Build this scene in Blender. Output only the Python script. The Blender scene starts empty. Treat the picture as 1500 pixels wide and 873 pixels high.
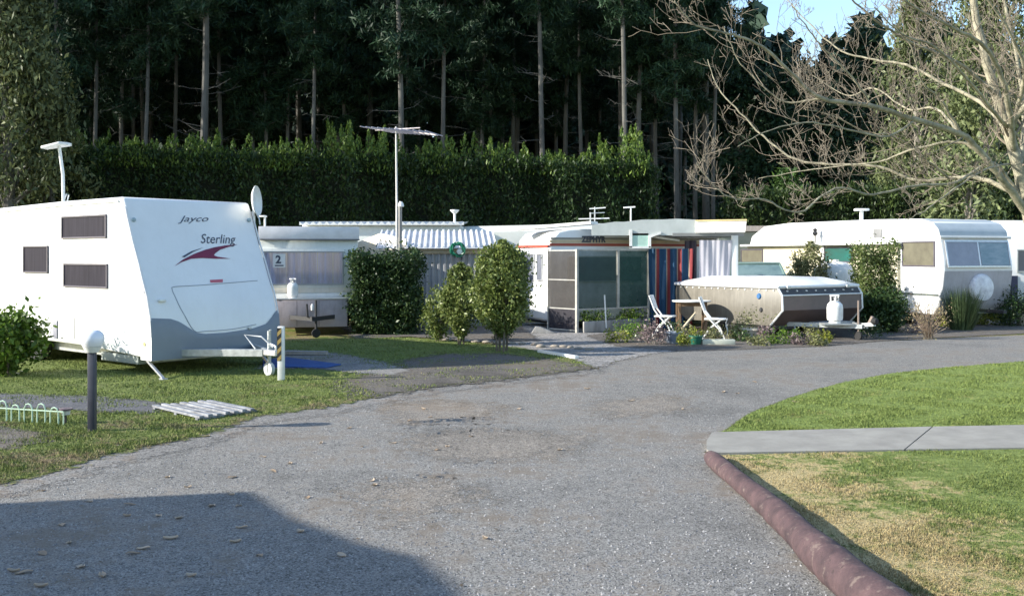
import bpy, bmesh, math, random
import numpy as np
from mathutils import Vector, Matrix, noise as mn
R = math.radians
random.seed(7); RNG = np.random.default_rng(7)
scene = bpy.context.scene
COL = scene.collection
CH, HZ, F = 1.8, 375.0, 1500.0          # camera height, horizon row and focal length of the photograph (1500 px wide)

def P(px, py, Y): return Vector(((px-750)*Y/F, Y, CH-(py-HZ)*Y/F))
def G(px, py):
    Y = CH*F/(py-HZ); return Vector(((px-750)*Y/F, Y, 0))

class Fr:                                # a thing's own frame: origin on the ground, turned about z
    def __init__(s, ox, oy, deg): s.o = (ox, oy); s.a = R(deg); s.c = math.cos(s.a); s.s = math.sin(s.a)
    def inv(s, w):
        dx, dy = w[0]-s.o[0], w[1]-s.o[1]
        return Vector((dx*s.c+dy*s.s, -dx*s.s+dy*s.c, w[2]))
    def hit(s, px, py, axis, val):       # where the sight line meets the local plane axis=val
        a = s.inv((0, 0, CH)); b = s.inv((( px-750)/F, 1.0, CH-(py-HZ)/F)); d = b-a
        t = (val-a[axis])/d[axis]; return a+d*t
    def hx(s, px, py, x=0): p = s.hit(px, py, 0, x); return p.y, p.z
    def hy(s, px, py, y=0): p = s.hit(px, py, 1, y); return p.x, p.z

# ---------------------------------------------------------------- materials
MATS = {}
def newmat(name):
    m = bpy.data.materials.new(name); m.use_nodes = True
    nt = m.node_tree; b = nt.nodes['Principled BSDF']; MATS[name] = m
    return m, nt, b
def N(nt, t, **kw):
    n = nt.nodes.new(t)
    for k, v in kw.items():
        if k in n.inputs: n.inputs[k].default_value = v
        else: setattr(n, k, v)
    return n
def L(nt, a, b): nt.links.new(a, b)
def c4(c): return (c[0], c[1], c[2], 1)
def ramp(nt, fac, stops):
    r = nt.nodes.new('ShaderNodeValToRGB'); e = r.color_ramp.elements
    e[0].position, e[0].color = stops[0][0], c4(stops[0][1]); e[1].position, e[1].color = stops[-1][0], c4(stops[-1][1])
    for p, c in stops[1:-1]:
        x = e.new(p); x.color = c4(c)
    L(nt, fac, r.inputs[0]); return r
def noise(nt, vec, scale, detail=4, rough=.6):
    n = N(nt, 'ShaderNodeTexNoise'); n.inputs['Scale'].default_value = scale; n.inputs['Detail'].default_value = detail
    n.inputs['Roughness'].default_value = rough
    if vec is not None: L(nt, vec, n.inputs['Vector'])
    return n
def coords(nt, kind='Object'): return N(nt, 'ShaderNodeTexCoord').outputs[kind]
def stretch(nt, vec, s):
    m = N(nt, 'ShaderNodeMapping'); m.inputs['Scale'].default_value = s; L(nt, vec, m.inputs['Vector']); return m.outputs[0]
def mixc(nt, f, a, b, mode='MIX'):
    m = N(nt, 'ShaderNodeMix', data_type='RGBA', blend_type=mode)
    for s, v in ((m.inputs[0], f), (m.inputs[6], a), (m.inputs[7], b)):
        if isinstance(v, (int, float)): s.default_value = v
        elif isinstance(v, tuple): s.default_value = c4(v)
        else: L(nt, v, s)
    return m.outputs[2]
def math_(nt, op, a, b=None, clamp=False):
    m = N(nt, 'ShaderNodeMath', operation=op, use_clamp=clamp)
    for s, v in ((m.inputs[0], a), (m.inputs[1], b)):
        if v is None: continue
        if isinstance(v, (int, float)): s.default_value = v
        else: L(nt, v, s)
    return m.outputs[0]
def bump(nt, b, h, strength=.3, dist=.01):
    n = N(nt, 'ShaderNodeBump'); n.inputs['Strength'].default_value = strength; n.inputs['Distance'].default_value = dist
    L(nt, h, n.inputs['Height']); L(nt, n.outputs[0], b.inputs['Normal'])

def surf(name, c1, c2=None, scale=3, rough=.5, metal=0, bmp=0, bscale=40, st=(1,1,1), dirt=None, coat=0, dirtamt=.35):
    if name in MATS: return MATS[name]
    m, nt, b = newmat(name); v = coords(nt)
    if st != (1,1,1): v = stretch(nt, v, st)
    c2 = c2 or tuple(x*.82 for x in c1)
    n = noise(nt, v, scale, 6, .65)
    r = ramp(nt, n.outputs[0], [(.32, c2), (.62, c1)])
    out = r.outputs[0]
    if dirt:                              # streaky grime with its own shape
        d = noise(nt, stretch(nt, v, (6, 6, .7)), 2.2, 6, .7)
        dr = ramp(nt, d.outputs[0], [(.5, (0,0,0)), (.72, (1,1,1))])
        out = mixc(nt, math_(nt, 'MULTIPLY', dr.outputs[0], dirtamt), out, dirt)
    L(nt, out, b.inputs['Base Color'])
    rr = math_(nt, 'ADD', math_(nt, 'MULTIPLY', n.outputs[0], .25), rough-.12, True); L(nt, rr, b.inputs['Roughness'])
    b.inputs['Metallic'].default_value = metal
    if coat: b.inputs['Coat Weight'].default_value = coat; b.inputs['Coat Roughness'].default_value = .15
    if bmp: bump(nt, b, noise(nt, v, bscale, 5).outputs[0], bmp, .01)
    return m

def leafmat(name, cols, rough=.5, trans=.25):
    if name in MATS: return MATS[name]
    m, nt, b = newmat(name)
    g = N(nt, 'ShaderNodeNewGeometry'); oi = N(nt, 'ShaderNodeObjectInfo')
    v = coords(nt)
    n = noise(nt, v, .9, 3)
    f = math_(nt, 'ADD', math_(nt, 'MULTIPLY', g.outputs['Random Per Island'], .6), math_(nt, 'MULTIPLY', n.outputs[0], .45), True)
    k = len(cols)-1
    r = ramp(nt, f, [(.15+.75*i/k, c) for i, c in enumerate(cols)])
    hsv = N(nt, 'ShaderNodeHueSaturation'); L(nt, r.outputs[0], hsv.inputs['Color'])
    L(nt, math_(nt, 'ADD', math_(nt, 'MULTIPLY', oi.outputs['Random'], .3), .85), hsv.inputs['Value'])
    L(nt, hsv.outputs[0], b.inputs['Base Color']); b.inputs['Roughness'].default_value = rough
    b.inputs['Specular IOR Level'].default_value = .3
    t = N(nt, 'ShaderNodeBsdfTranslucent'); L(nt, hsv.outputs[0], t.inputs[0])
    mx = N(nt, 'ShaderNodeMixShader'); mx.inputs[0].default_value = trans
    L(nt, b.outputs[0], mx.inputs[1]); L(nt, t.outputs[0], mx.inputs[2]); L(nt, mx.outputs[0], nt.nodes['Material Output'].inputs[0])
    return m

def netmat(name, col, open_=.45):
    m, nt, b = newmat(name)
    v = coords(nt); w = noise(nt, v, 3, 4); 
    L(nt, ramp(nt, w.outputs[0], [(.3, tuple(x*.7 for x in col)), (.7, col)]).outputs[0], b.inputs['Base Color']); b.inputs['Roughness'].default_value = .8
    t = N(nt, 'ShaderNodeBsdfTransparent'); mx = N(nt, 'ShaderNodeMixShader')
    L(nt, math_(nt, 'ADD', math_(nt, 'MULTIPLY', w.outputs[0], .3), open_-.15), mx.inputs[0])
    L(nt, b.outputs[0], mx.inputs[1]); L(nt, t.outputs[0], mx.inputs[2]); L(nt, mx.outputs[0], nt.nodes['Material Output'].inputs[0])
    return m

def glassmat(name='clear_glass'):
    m, nt, b = newmat(name)
    g = N(nt, 'ShaderNodeBsdfGlossy'); g.inputs['Roughness'].default_value = .04
    t = N(nt, 'ShaderNodeBsdfTransparent'); t.inputs[0].default_value = (.97, .97, 1, 1)
    fr = N(nt, 'ShaderNodeFresnel'); fr.inputs[0].default_value = 1.5
    mx = N(nt, 'ShaderNodeMixShader'); L(nt, math_(nt, 'ADD', fr.outputs[0], .06, True), mx.inputs[0])
    L(nt, t.outputs[0], mx.inputs[1]); L(nt, g.outputs[0], mx.inputs[2]); L(nt, mx.outputs[0], nt.nodes['Material Output'].inputs[0])
    return m

def ragged(nt, shader, v):
    """worn edge: the sheet breaks up towards its border"""
    at = N(nt, 'ShaderNodeAttribute', attribute_name='edge'); n = noise(nt, v, 7, 6, .75); n_ = noise(nt, v, 45, 3, .7)
    k = math_(nt,'ADD',at.outputs['Fac'],math_(nt,'ADD',math_(nt,'MULTIPLY',math_(nt,'SUBTRACT',n.outputs[0],.5),1.5),math_(nt,'MULTIPLY',math_(nt,'SUBTRACT',n_.outputs[0],.5),.7)))
    k = math_(nt,'MULTIPLY',k,math_(nt,'GREATER_THAN',at.outputs['Fac'],.0015))
    mr = N(nt,'ShaderNodeMapRange',interpolation_type='SMOOTHSTEP'); L(nt,k,mr.inputs[0]); mr.inputs[1].default_value=.46; mr.inputs[2].default_value=.58
    t = N(nt,'ShaderNodeBsdfTransparent'); mx = N(nt,'ShaderNodeMixShader'); L(nt,mr.outputs[0],mx.inputs[0]); L(nt,shader,mx.inputs[1]); L(nt,t.outputs[0],mx.inputs[2])
    L(nt,mx.outputs[0],nt.nodes['Material Output'].inputs[0])
def lawnmat(name, dry, green=None, green2=None, dryc=(.36,.27,.12), soil=(.13,.10,.07), soilamt=.5):
    m, nt, b = newmat(name); v = coords(nt)
    g = N(nt, 'ShaderNodeNewGeometry')
    n1 = noise(nt, v, 1.6, 5, .6); n2 = noise(nt, v, 12, 5, .7); n3 = noise(nt, v, 60, 4, .7)
    green = green or (.095,.155,.028); green2 = green2 or (.16,.22,.05)
    gc = ramp(nt, math_(nt,'ADD',math_(nt,'MULTIPLY',n2.outputs[0],.7),math_(nt,'MULTIPLY',n3.outputs[0],.35)), [(.35, tuple(x*.55 for x in green)), (.52, green), (.7, green2)]).outputs[0]
    sep = N(nt, 'ShaderNodeSeparateXYZ'); L(nt, v, sep.inputs[0])
    lin = math_(nt, 'ADD', math_(nt, 'MULTIPLY', sep.outputs[0], dry[0]), math_(nt, 'MULTIPLY', sep.outputs[1], dry[1]))
    f = math_(nt, 'ADD', math_(nt, 'ADD', lin, dry[2]), math_(nt, 'MULTIPLY', math_(nt,'SUBTRACT',n1.outputs[0],.5), 3.6))
    f = math_(nt, 'ADD', f, math_(nt,'MULTIPLY',math_(nt,'SUBTRACT',n2.outputs[0],.5),5.0))
    dm = N(nt, 'ShaderNodeMapRange', interpolation_type='SMOOTHSTEP'); L(nt, f, dm.inputs[0]); dm.inputs[1].default_value = -.5; dm.inputs[2].default_value = .7
    dc = ramp(nt, n3.outputs[0], [(.35, tuple(x*.62 for x in dryc)), (.6, dryc), (.75, tuple(min(1,x*1.25) for x in dryc))]).outputs[0]
    c = mixc(nt, dm.outputs[0], gc, dc)
    sm = ramp(nt, math_(nt,'ADD',math_(nt,'MULTIPLY',n1.outputs[0],.5),math_(nt,'MULTIPLY',n2.outputs[0],.5)), [(.58-.12*soilamt,(0,0,0)),(.68-.1*soilamt,(1,1,1))]).outputs[0]
    c = mixc(nt, math_(nt,'MULTIPLY',sm,soilamt), c, soil)
    # each blade its own tone
    hs = N(nt, 'ShaderNodeHueSaturation'); L(nt, c, hs.inputs['Color']); L(nt, math_(nt,'ADD',math_(nt,'MULTIPLY',g.outputs['Random Per Island'],.6),.7), hs.inputs['Value'])
    L(nt, hs.outputs[0], b.inputs['Base Color']); b.inputs['Roughness'].default_value = .85; b.inputs['Specular IOR Level'].default_value = .15
    bump(nt, b, n3.outputs[0], .8, .03); ragged(nt, b.outputs[0], v)
    return m

# ---------------------------------------------------------------- mesh building
class MB:
    def __init__(s, f=None): s.v = []; s.p = []; s.f = f
    def add(s, vs, fs):
        k = len(s.v); s.v += [tuple(s.f(*v)) if s.f else tuple(v) for v in vs]; s.p += [tuple(i+k for i in q) for q in fs]; return s
    def box(s, x0, x1, y0, y1, z0, z1):
        return s.add([(x,y,z) for z in (z0,z1) for x,y in ((x0,y0),(x1,y0),(x1,y1),(x0,y1))], [(3,2,1,0),(4,5,6,7),(0,1,5,4),(1,2,6,5),(2,3,7,6),(3,0,4,7)])
    def prism(s, pts, a0, a1, axis='x'):   # 2D outline extruded along an axis
        def m(p, a): return {'x':(a,p[0],p[1]), 'y':(p[0],a,p[1]), 'z':(p[0],p[1],a)}[axis]
        n = len(pts)
        return s.add([m(p,a0) for p in pts]+[m(p,a1) for p in pts], [tuple(range(n))[::-1], tuple(range(n,2*n))]+[(i,(i+1)%n,n+(i+1)%n,n+i) for i in range(n)])
    def tube(s, pts, r, n=8, cap=True):
        pts = [Vector(p) for p in pts]; k = len(pts); rs = r if isinstance(r,(list,tuple)) else [r]*k
        vs = []; u = None
        for i, p in enumerate(pts):
            t = (pts[min(i+1,k-1)]-pts[max(i-1,0)]).normalized()
            if u is None: u = t.orthogonal().normalized()
            else:
                u = u-t*u.dot(t); u = u.normalized() if u.length > 1e-6 else t.orthogonal().normalized()
            w = t.cross(u)
            vs += [p+(u*math.cos(a)+w*math.sin(a))*rs[i] for a in (2*math.pi*j/n for j in range(n))]
        fs = [(i*n+j, i*n+(j+1)%n, (i+1)*n+(j+1)%n, (i+1)*n+j) for i in range(k-1) for j in range(n)]
        if cap: fs += [tuple(range(n))[::-1], tuple(range((k-1)*n, k*n))]
        return s.add(vs, fs)
    def bar(s, a, b, w, h):               # rectangular bar between two points
        a, b = Vector(a), Vector(b); t = (b-a).normalized(); up = Vector((0,0,1)) if abs(t.z)<.95 else Vector((1,0,0))
        sd = t.cross(up).normalized()*w/2; u = sd.cross(t).normalized()*h/2
        return s.add([q+x for q in (a,b) for x in (-sd-u, sd-u, sd+u, -sd+u)], [(3,2,1,0),(4,5,6,7),(0,1,5,4),(1,2,6,5),(2,3,7,6),(3,0,4,7)])
    def lathe(s, prof, c=(0,0,0), n=20, axis='z'):
        vs = []
        for r, h in prof:
            for j in range(n):
                a = 2*math.pi*j/n; x, y = r*math.cos(a), r*math.sin(a)
                q = {'z':(x,y,h), 'x':(h,x,y), 'y':(x,h,y)}[axis]
                vs.append((c[0]+q[0], c[1]+q[1], c[2]+q[2]))
        k = len(prof)
        return s.add(vs, [(i*n+j, i*n+(j+1)%n, (i+1)*n+(j+1)%n, (i+1)*n+j) for i in range(k-1) for j in range(n)]+[tuple(range(n))[::-1], tuple(range((k-1)*n, k*n))])
    def grid(s, fn, nu, nv):
        return s.add([fn(i/nu, j/nv) for j in range(nv+1) for i in range(nu+1)], [(j*(nu+1)+i, j*(nu+1)+i+1, (j+1)*(nu+1)+i+1, (j+1)*(nu+1)+i) for j in range(nv) for i in range(nu)])
    def build(s, name, mat, parent=None, bev=0, seg=2, sharp=35, loc=None):
        me = bpy.data.meshes.new(name); me.from_pydata(s.v, [], s.p)
        bm = bmesh.new(); bm.from_mesh(me)
        bmesh.ops.recalc_face_normals(bm, faces=bm.faces)
        if bev:
            es = [e for e in bm.edges if len(e.link_faces)==2 and e.calc_face_angle(0) > R(28)]
            bmesh.ops.bevel(bm, geom=es, offset=bev, segments=seg, affect='EDGES', profile=.5, clamp_overlap=True)
        bm.to_mesh(me); bm.free()
        me.shade_smooth(); me.set_sharp_from_angle(angle=R(sharp))
        me.materials.append(mat)
        o = bpy.data.objects.new(name, me); COL.objects.link(o)
        if parent: o.parent = parent
        if loc is not None: o.location = loc
        return o

def tag(o, label=None, cat=None, group=None, kind=None):
    if label: o['label'] = label
    if cat: o['category'] = cat
    if group: o['group'] = group
    if kind: o['kind'] = kind
    return o
def thing(name, label, cat, loc=(0,0,0), rz=0, group=None):
    o = bpy.data.objects.new(name, None); COL.objects.link(o); o.empty_display_size = .2
    o.location = loc; o.rotation_euler = (0,0,rz); return tag(o, label, cat, group)
def frthing(name, label, cat, fr, group=None): return thing(name, label, cat, (fr.o[0], fr.o[1], 0), fr.a, group)
def dup(o, parent=None):
    kids = list(o.children); c = o.copy(); COL.objects.link(c); c.parent = parent
    for k in kids: dup(k, c)
    return c

def rawmesh(name, V_, nper, mat, parent=None, smooth=False):   # numpy leaves: every nper verts one face
    n = len(V_)//nper; me = bpy.data.meshes.new(name)
    me.vertices.add(len(V_)); me.vertices.foreach_set('co', np.ascontiguousarray(V_, dtype=np.float32).ravel())
    me.loops.add(len(V_)); me.loops.foreach_set('vertex_index', np.arange(len(V_), dtype=np.int32))
    me.polygons.add(n); me.polygons.foreach_set('loop_start', np.arange(0, len(V_), nper, dtype=np.int32))
    me.update(calc_edges=True); me.materials.append(mat)
    o = bpy.data.objects.new(name, me); COL.objects.link(o)
    if parent: o.parent = parent
    return o
def leaves(C, size, asp=.45, axis=None, spread=1.0, var=.6):
    """diamond leaves at centres C; axis = preferred long direction"""
    n = len(C); d = RNG.normal(size=(n,3))
    if axis is not None: d = d*spread + np.asarray(axis)[None,:] if np.ndim(axis)==1 else d*spread+axis
    d /= np.linalg.norm(d,axis=1)[:,None]
    e = np.cross(d, RNG.normal(size=(n,3))); e /= np.linalg.norm(e,axis=1)[:,None]+1e-9
    s = size*(1+var*RNG.uniform(-1,1,size=(n,1)))
    V = np.empty((n,4,3)); V[:,0] = C-d*s*.5; V[:,1] = C+e*s*asp*.5-d*s*.05; V[:,2] = C+d*s*.5; V[:,3] = C-e*s*asp*.5-d*s*.05
    return V.reshape(-1,3)
def ell(n, r, lo=.0):                     # points in an ellipsoid, denser outside
    p = RNG.normal(size=(n,3)); p /= np.linalg.norm(p,axis=1)[:,None]
    return p*(RNG.uniform(lo,1,size=(n,1))**.45)*np.asarray(r)
def clumped(n, k, r, cr, c=(0,0,0), lo=.2):
    cc = ell(k, r, lo); i = RNG.integers(0,k,n); wgt = RNG.uniform(.5,1.3,size=(k,1))
    return cc[i]+RNG.normal(size=(n,3))*cr*wgt[i]+np.asarray(c)

# ---------------------------------------------------------------- palette
WHITE = surf('white_gelcoat', (.80,.80,.79), (.74,.74,.73), 1.2, .35, dirt=(.55,.53,.47), coat=.3, dirtamt=.1)
WHITE2 = surf('chalky_white_paint', (.74,.74,.71), (.66,.66,.62), 2, .5, dirt=(.45,.43,.36))
CREAM = surf('cream_paint', (.66,.62,.54), (.58,.54,.46), 2, .5, dirt=(.4,.35,.25))
PALEBLUE = surf('pale_blue_white_paint', (.66,.67,.63), (.60,.61,.57), 2, .5, dirt=(.40,.40,.36))
GREYGRP = surf('slate_grey_moulding', (.20,.23,.27), (.17,.20,.24), 2, .45)
DARK = surf('dark_chassis_paint', (.03,.03,.032), (.015,.015,.016), 4, .6)
STEEL = surf('galvanised_steel', (.48,.50,.50), (.36,.38,.38), 14, .45, .6)
ALU = surf('aluminium_trim', (.62,.62,.62), (.5,.5,.5), 10, .35, .7)
RUBBER = surf('black_rubber', (.02,.02,.02), (.012,.012,.012), 10, .8)
WINTINT = surf('tinted_window', (.036,.032,.042), (.019,.017,.024), 3, .5, st=(9,9,.5)); MATS['tinted_window'].node_tree.nodes['Principled BSDF'].inputs['Specular IOR Level'].default_value = .06
PALEWIN = surf('pale_blind_window', (.15,.14,.10), (.11,.10,.075), 3, .4); MATS['pale_blind_window'].node_tree.nodes['Principled BSDF'].inputs['Specular IOR Level'].default_value = .15
GREYWIN = surf('grey_reflecting_window', (.17,.18,.21), (.12,.13,.16), 2, .12)
GLASS = glassmat()
WPAINT = surf('white_painted_metal', (.78,.78,.76), (.66,.66,.62), 8, .4)
WOODGREY = surf('weathered_grey_timber', (.34,.33,.31), (.18,.17,.16), 4, .85, bmp=.4, bscale=30, st=(1,1,.15))
WOODBR = surf('brown_timber', (.24,.15,.085), (.13,.08,.045), 5, .8, bmp=.3)
BARK = surf('pale_bark', (.30,.27,.22), (.13,.12,.10), 6, .9, bmp=.6, bscale=30, st=(1,1,.3))
CBARK = surf('conifer_bark', (.15,.145,.13), (.045,.042,.038), 1.5, .95, st=(1,1,.25))
PLUM = surf('bare_tree_bark', (.36,.33,.235), (.13,.12,.085), 7, .9, bmp=.9, bscale=35)
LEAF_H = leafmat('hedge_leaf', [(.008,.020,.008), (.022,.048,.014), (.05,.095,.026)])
LEAF_T = leafmat('hedge_sunlit_tip_leaf', [(.035,.075,.014), (.11,.18,.03), (.20,.28,.055)])  # sunlight on the hedge top put into the leaf colour; face leaves kept darker
LEAF_B = leafmat('broad_leaf', [(.012,.026,.008), (.035,.075,.016), (.075,.14,.03)])
LEAF_C = leafmat('conifer_needles', [(.008,.024,.012), (.019,.048,.023), (.038,.082,.035)], .6, .1)
LEAF_G = leafmat('gum_leaf', [(.03,.045,.018), (.085,.105,.042), (.19,.21,.09)], .5, .2)
LEAF_S = leafmat('shrub_leaf', [(.055,.085,.022), (.155,.20,.048), (.30,.335,.11)], .42, .3)
LEAF_D = leafmat('dark_shrub_leaf', [(.015,.03,.009), (.035,.07,.02), (.08,.12,.035)], .45, .2)
LEAF_L = leafmat('citrus_leaf', [(.04,.085,.012), (.10,.18,.025), (.20,.28,.05)], .3, .3)
LEAF_Y = leafmat('yellow_green_leaf', [(.12,.15,.02), (.24,.26,.04), (.36,.36,.07)], .45, .3)
LEAF_O = leafmat('olive_leaf', [(.09,.10,.045), (.19,.20,.085), (.30,.29,.14)], .5, .25)
LEAF_M = leafmat('mauve_leaf', [(.10,.07,.075), (.2,.15,.15), (.30,.25,.22)], .6, .2)
LEAF_W = leafmat('dead_leaf', [(.16,.10,.06), (.36,.26,.17), (.52,.42,.32)], .6, .15)

# ---------------------------------------------------------------- ground and surfaces
def inpoly(x, y, poly):
    r = np.zeros(len(x), bool); n = len(poly)
    for i in range(n):
        x0,y0 = poly[i][0],poly[i][1]; x1,y1 = poly[(i+1)%n][0],poly[(i+1)%n][1]
        if y0 == y1: continue
        c = ((y0>y)!=(y1>y)) & (x < (x1-x0)*(y-y0)/(y1-y0)+x0); r ^= c
    return r
def poly_sheet(name, pts, z, mat, step=.35, jit=.06, kind='structure', label=None, thick=0, feather=.28):
    """a ground sheet with an irregular worn edge"""
    out = []; n = len(pts)
    for i in range(n):
        a, b = Vector(pts[i][:2]), Vector(pts[(i+1)%n][:2]); k = max(1, int((b-a).length/step)) if jit else 1
        for j in range(k):
            q = a.lerp(b, j/k)
            if jit:
                q = q+Vector((mn.noise(Vector((q.x*2.3,q.y*2.3,z*50)))*jit*2+mn.noise(Vector((q.x*9,q.y*9,3)))*jit, mn.noise(Vector((q.x*2.3,q.y*2.3,9+z*50)))*jit*2))
            out.append((q.x,q.y))
    if thick: o = MB().prism(out, z-thick, z, 'z').build(name, mat, sharp=30)
    else:                                 # fine grid with the distance to the outline, so the material can break up at the border
        pa = np.array([(p[0],p[1]) for p in pts],float); lo = pa.min(0)-feather; hi = pa.max(0)+feather
        cell = max(.07, min(.22, math.sqrt((hi-lo).prod()/70000))); nx, ny = [int(q) for q in np.ceil((hi-lo)/cell)]
        X_, Y_ = np.meshgrid(lo[0]+np.arange(nx+1)*cell, lo[1]+np.arange(ny+1)*cell); q = np.stack([X_.ravel(),Y_.ravel()],1)
        d = np.full(len(q), 1e9)
        for a, b in zip(pa, np.roll(pa,-1,0)):
            e = b-a; t_ = np.clip(((q-a)@e)/max(e@e,1e-9),0,1); d = np.minimum(d, np.linalg.norm(q-a-t_[:,None]*e,axis=1))
        sd_ = np.where(inpoly(q[:,0],q[:,1],pa), d, -d)
        keep = sd_ > -feather-cell; idx = np.arange((nx+1)*(ny+1)).reshape(ny+1,nx+1)
        fc = np.stack([idx[:-1,:-1],idx[:-1,1:],idx[1:,1:],idx[1:,:-1]],-1).reshape(-1,4); fc = fc[keep[fc].all(1)]
        us, inv = np.unique(fc, return_inverse=True); fc = inv.reshape(-1,4)
        me = bpy.data.meshes.new(name); me.from_pydata(np.c_[q[us],np.full(len(us),z)].tolist(), [], fc.tolist())
        at = me.attributes.new('edge','FLOAT','POINT'); at.data.foreach_set('value', np.clip(.5-sd_[us]/(2*feather),.001,1).astype(np.float32))
        me.materials.append(mat); o = bpy.data.objects.new(name, me); COL.objects.link(o); out = [(p[0],p[1]) for p in pts]
    tag(o, kind=kind, label=label)
    return o, out

def gravelmat(name, base, spread=.35, scale=75, tint=(.9,.92,1.0), streak=.25, brown=(.20,.165,.13), brownamt=.35):
    m, nt, b = newmat(name); v = coords(nt)
    vo = N(nt, 'ShaderNodeTexVoronoi'); vo.inputs['Scale'].default_value = scale; L(nt, v, vo.inputs['Vector'])
    vo2 = N(nt, 'ShaderNodeTexVoronoi'); vo2.inputs['Scale'].default_value = scale*.42; L(nt, v, vo2.inputs['Vector'])
    sp = N(nt, 'ShaderNodeSeparateColor'); L(nt, vo.outputs['Color'], sp.inputs[0])
    sp2 = N(nt, 'ShaderNodeSeparateColor'); L(nt, vo2.outputs['Color'], sp2.inputs[0])
    f = math_(nt, 'ADD', math_(nt,'MULTIPLY',sp.outputs[0],.7), math_(nt,'MULTIPLY',sp2.outputs[1],.3))
    lo = tuple(base*(1-spread)*t for t in tint); hi = tuple(base*(1+spread)*t for t in tint)
    c = ramp(nt, f, [(.12, tuple(x*.6 for x in lo)), (.45, tuple((x+y)/2 for x,y in zip(lo,hi))), (.93, tuple(x*1.18 for x in hi))]).outputs[0]
    n1 = noise(nt, v, .55, 6, .62); n2 = noise(nt, v, 4.5, 5, .65)
    k = math_(nt,'ADD',math_(nt,'MULTIPLY',math_(nt,'ADD',math_(nt,'MULTIPLY',n1.outputs[0],1.4),math_(nt,'MULTIPLY',n2.outputs[0],.6)),streak*2.6),1-streak*2.6)
    comb = N(nt,'ShaderNodeCombineColor'); [L(nt,k,comb.inputs[i]) for i in range(3)]
    c = mixc(nt, 1.0, c, comb.outputs[0], 'MULTIPLY')
    bm_ = ramp(nt, math_(nt,'ADD',math_(nt,'MULTIPLY',n1.outputs[0],.6),math_(nt,'MULTIPLY',n2.outputs[0],.4)), [(.49,(0,0,0)),(.60,(1,1,1))]).outputs[0]
    c = mixc(nt, math_(nt,'MULTIPLY',bm_,brownamt), c, brown)
    L(nt, c, b.inputs['Base Color']); b.inputs['Roughness'].default_value = .9; b.inputs['Specular IOR Level'].default_value = .25
    h = math_(nt,'ADD',math_(nt,'MULTIPLY',vo.outputs['Distance'],-1.0),math_(nt,'MULTIPLY',vo2.outputs['Distance'],-.6))
    bump(nt, b, h, .35, .008); ragged(nt, b.outputs[0], v)
    return m

GRAV = gravelmat('chip_seal_gravel', .188, .40, 130, (1.05,1.005,.93), .42, (.165,.135,.105), .8)
LOOSE = gravelmat('loose_pale_gravel', .23, .5, 38, (1.05,1,.95), .5, (.17,.145,.11), .6)
DIRT = gravelmat('packed_dirt', .115, .3, 90, (1.12,1,.88), .5, (.11,.085,.055), .8)
TAR = gravelmat('dark_tar_path', .10, .25, 70, (1,1,1.08), .2, (.12,.11,.09), .3)
SLAB = surf('concrete_path_slab', (.30,.285,.25), (.225,.21,.185), 3, .85, bmp=.25, bscale=60, dirt=(.2,.18,.14))
GROUNDM = lawnmat('rough_ground_grass', (0,0,.2), soilamt=.8)

g = MB().grid(lambda u,v: (-400+800*u, -60+900*v, 0), 20, 20).build('ground', GROUNDM); tag(g, kind='structure')

# edge of the drive against the left lawn, near to far, in photograph pixels
edgeL = [(-700,760),(-260,735),(0,712),(70,696),(160,668),(290,642),(380,611),(470,600),(560,582),(650,567),(720,560),(800,550),(872,541)]
farL = [(900,530),(960,518),(1010,513),(1200,508),(1290,500),(1370,496),(1500,491),(1800,482),(2300,470)]
edgeR = [(2300,500),(1800,515),(1500,531),(1400,539),(1300,549),(1230,562),(1160,582),(1100,605),(1058,634),(1037,655),(1040,675),(1075,710),(1130,750),(1180,800),(1240,850),(1310,905),(1420,985),(1600,1100)]
drive_pts = [G(*p) for p in edgeL+farL+edgeR]+[Vector((5,-2,0)),Vector((5,-12,0)),Vector((-14,-12,0)),Vector((-14,5.5,0))]
drive,_ = poly_sheet('driveway', drive_pts, .004, GRAV, .3, .05, feather=.1)
loose,_ = poly_sheet('gravel_yard', [G(*p) for p in [(740,512),(800,522),(872,541),(905,529),(960,518),(1010,513),(1060,505),(1000,470),(880,468),(760,474),(700,487)]], .0085, LOOSE, .5, .12)

VERGE = gravelmat('dirt_and_gravel', .19, .35, 90, (1.05,1,.93), .4, (.16,.12,.085), .75)
LAWN_L = lawnmat('left_lawn_grass', (.16,-.14,1.75), green=(.17,.215,.06), green2=(.28,.32,.10), dryc=(.36,.29,.17), soilamt=.4)
LAWN_RN = lawnmat('worn_lawn_grass', (-.92,-.10,3.3), green=(.14,.18,.05), green2=(.24,.27,.09), dryc=(.44,.35,.18), soilamt=.12)
LAWN_RF = lawnmat('right_lawn_grass', (-.02,0,-.9), green=(.165,.215,.06), green2=(.25,.31,.10), soilamt=.12)
lawnL_px = [(p[0],p[1]-1) for p in edgeL[:]]+[(840,528),(800,518),(760,510),(690,503),(620,497),(540,493),(470,500),(300,500),(0,505),(-400,520),(-900,560)]
lawnL_pts = [G(*p) for p in lawnL_px]
verge_px = [(p[0]+10,p[1]+4+max(0,(p[1]-540))*.07) for p in edgeL]+[(860,536),(700,520),(300,520),(-400,540),(-900,600)]
poly_sheet('dirt_verge', [G(*p) for p in verge_px], .0066, VERGE, .22, .12, feather=.35)
_, outL = poly_sheet('left_lawn', lawnL_pts, .014, LAWN_L, .3, .09)
lawnF_pts = [G(*p) for p in [(1052,639),(1100,606),(1165,581),(1235,561),(1305,548),(1400,538),(1500,530),(1800,514),(2200,502),(2300,560),(2000,622),(1500,629)]]
_, outF = poly_sheet('far_right_lawn', lawnF_pts, .012, LAWN_RF, .3, .035, feather=.10)
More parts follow.
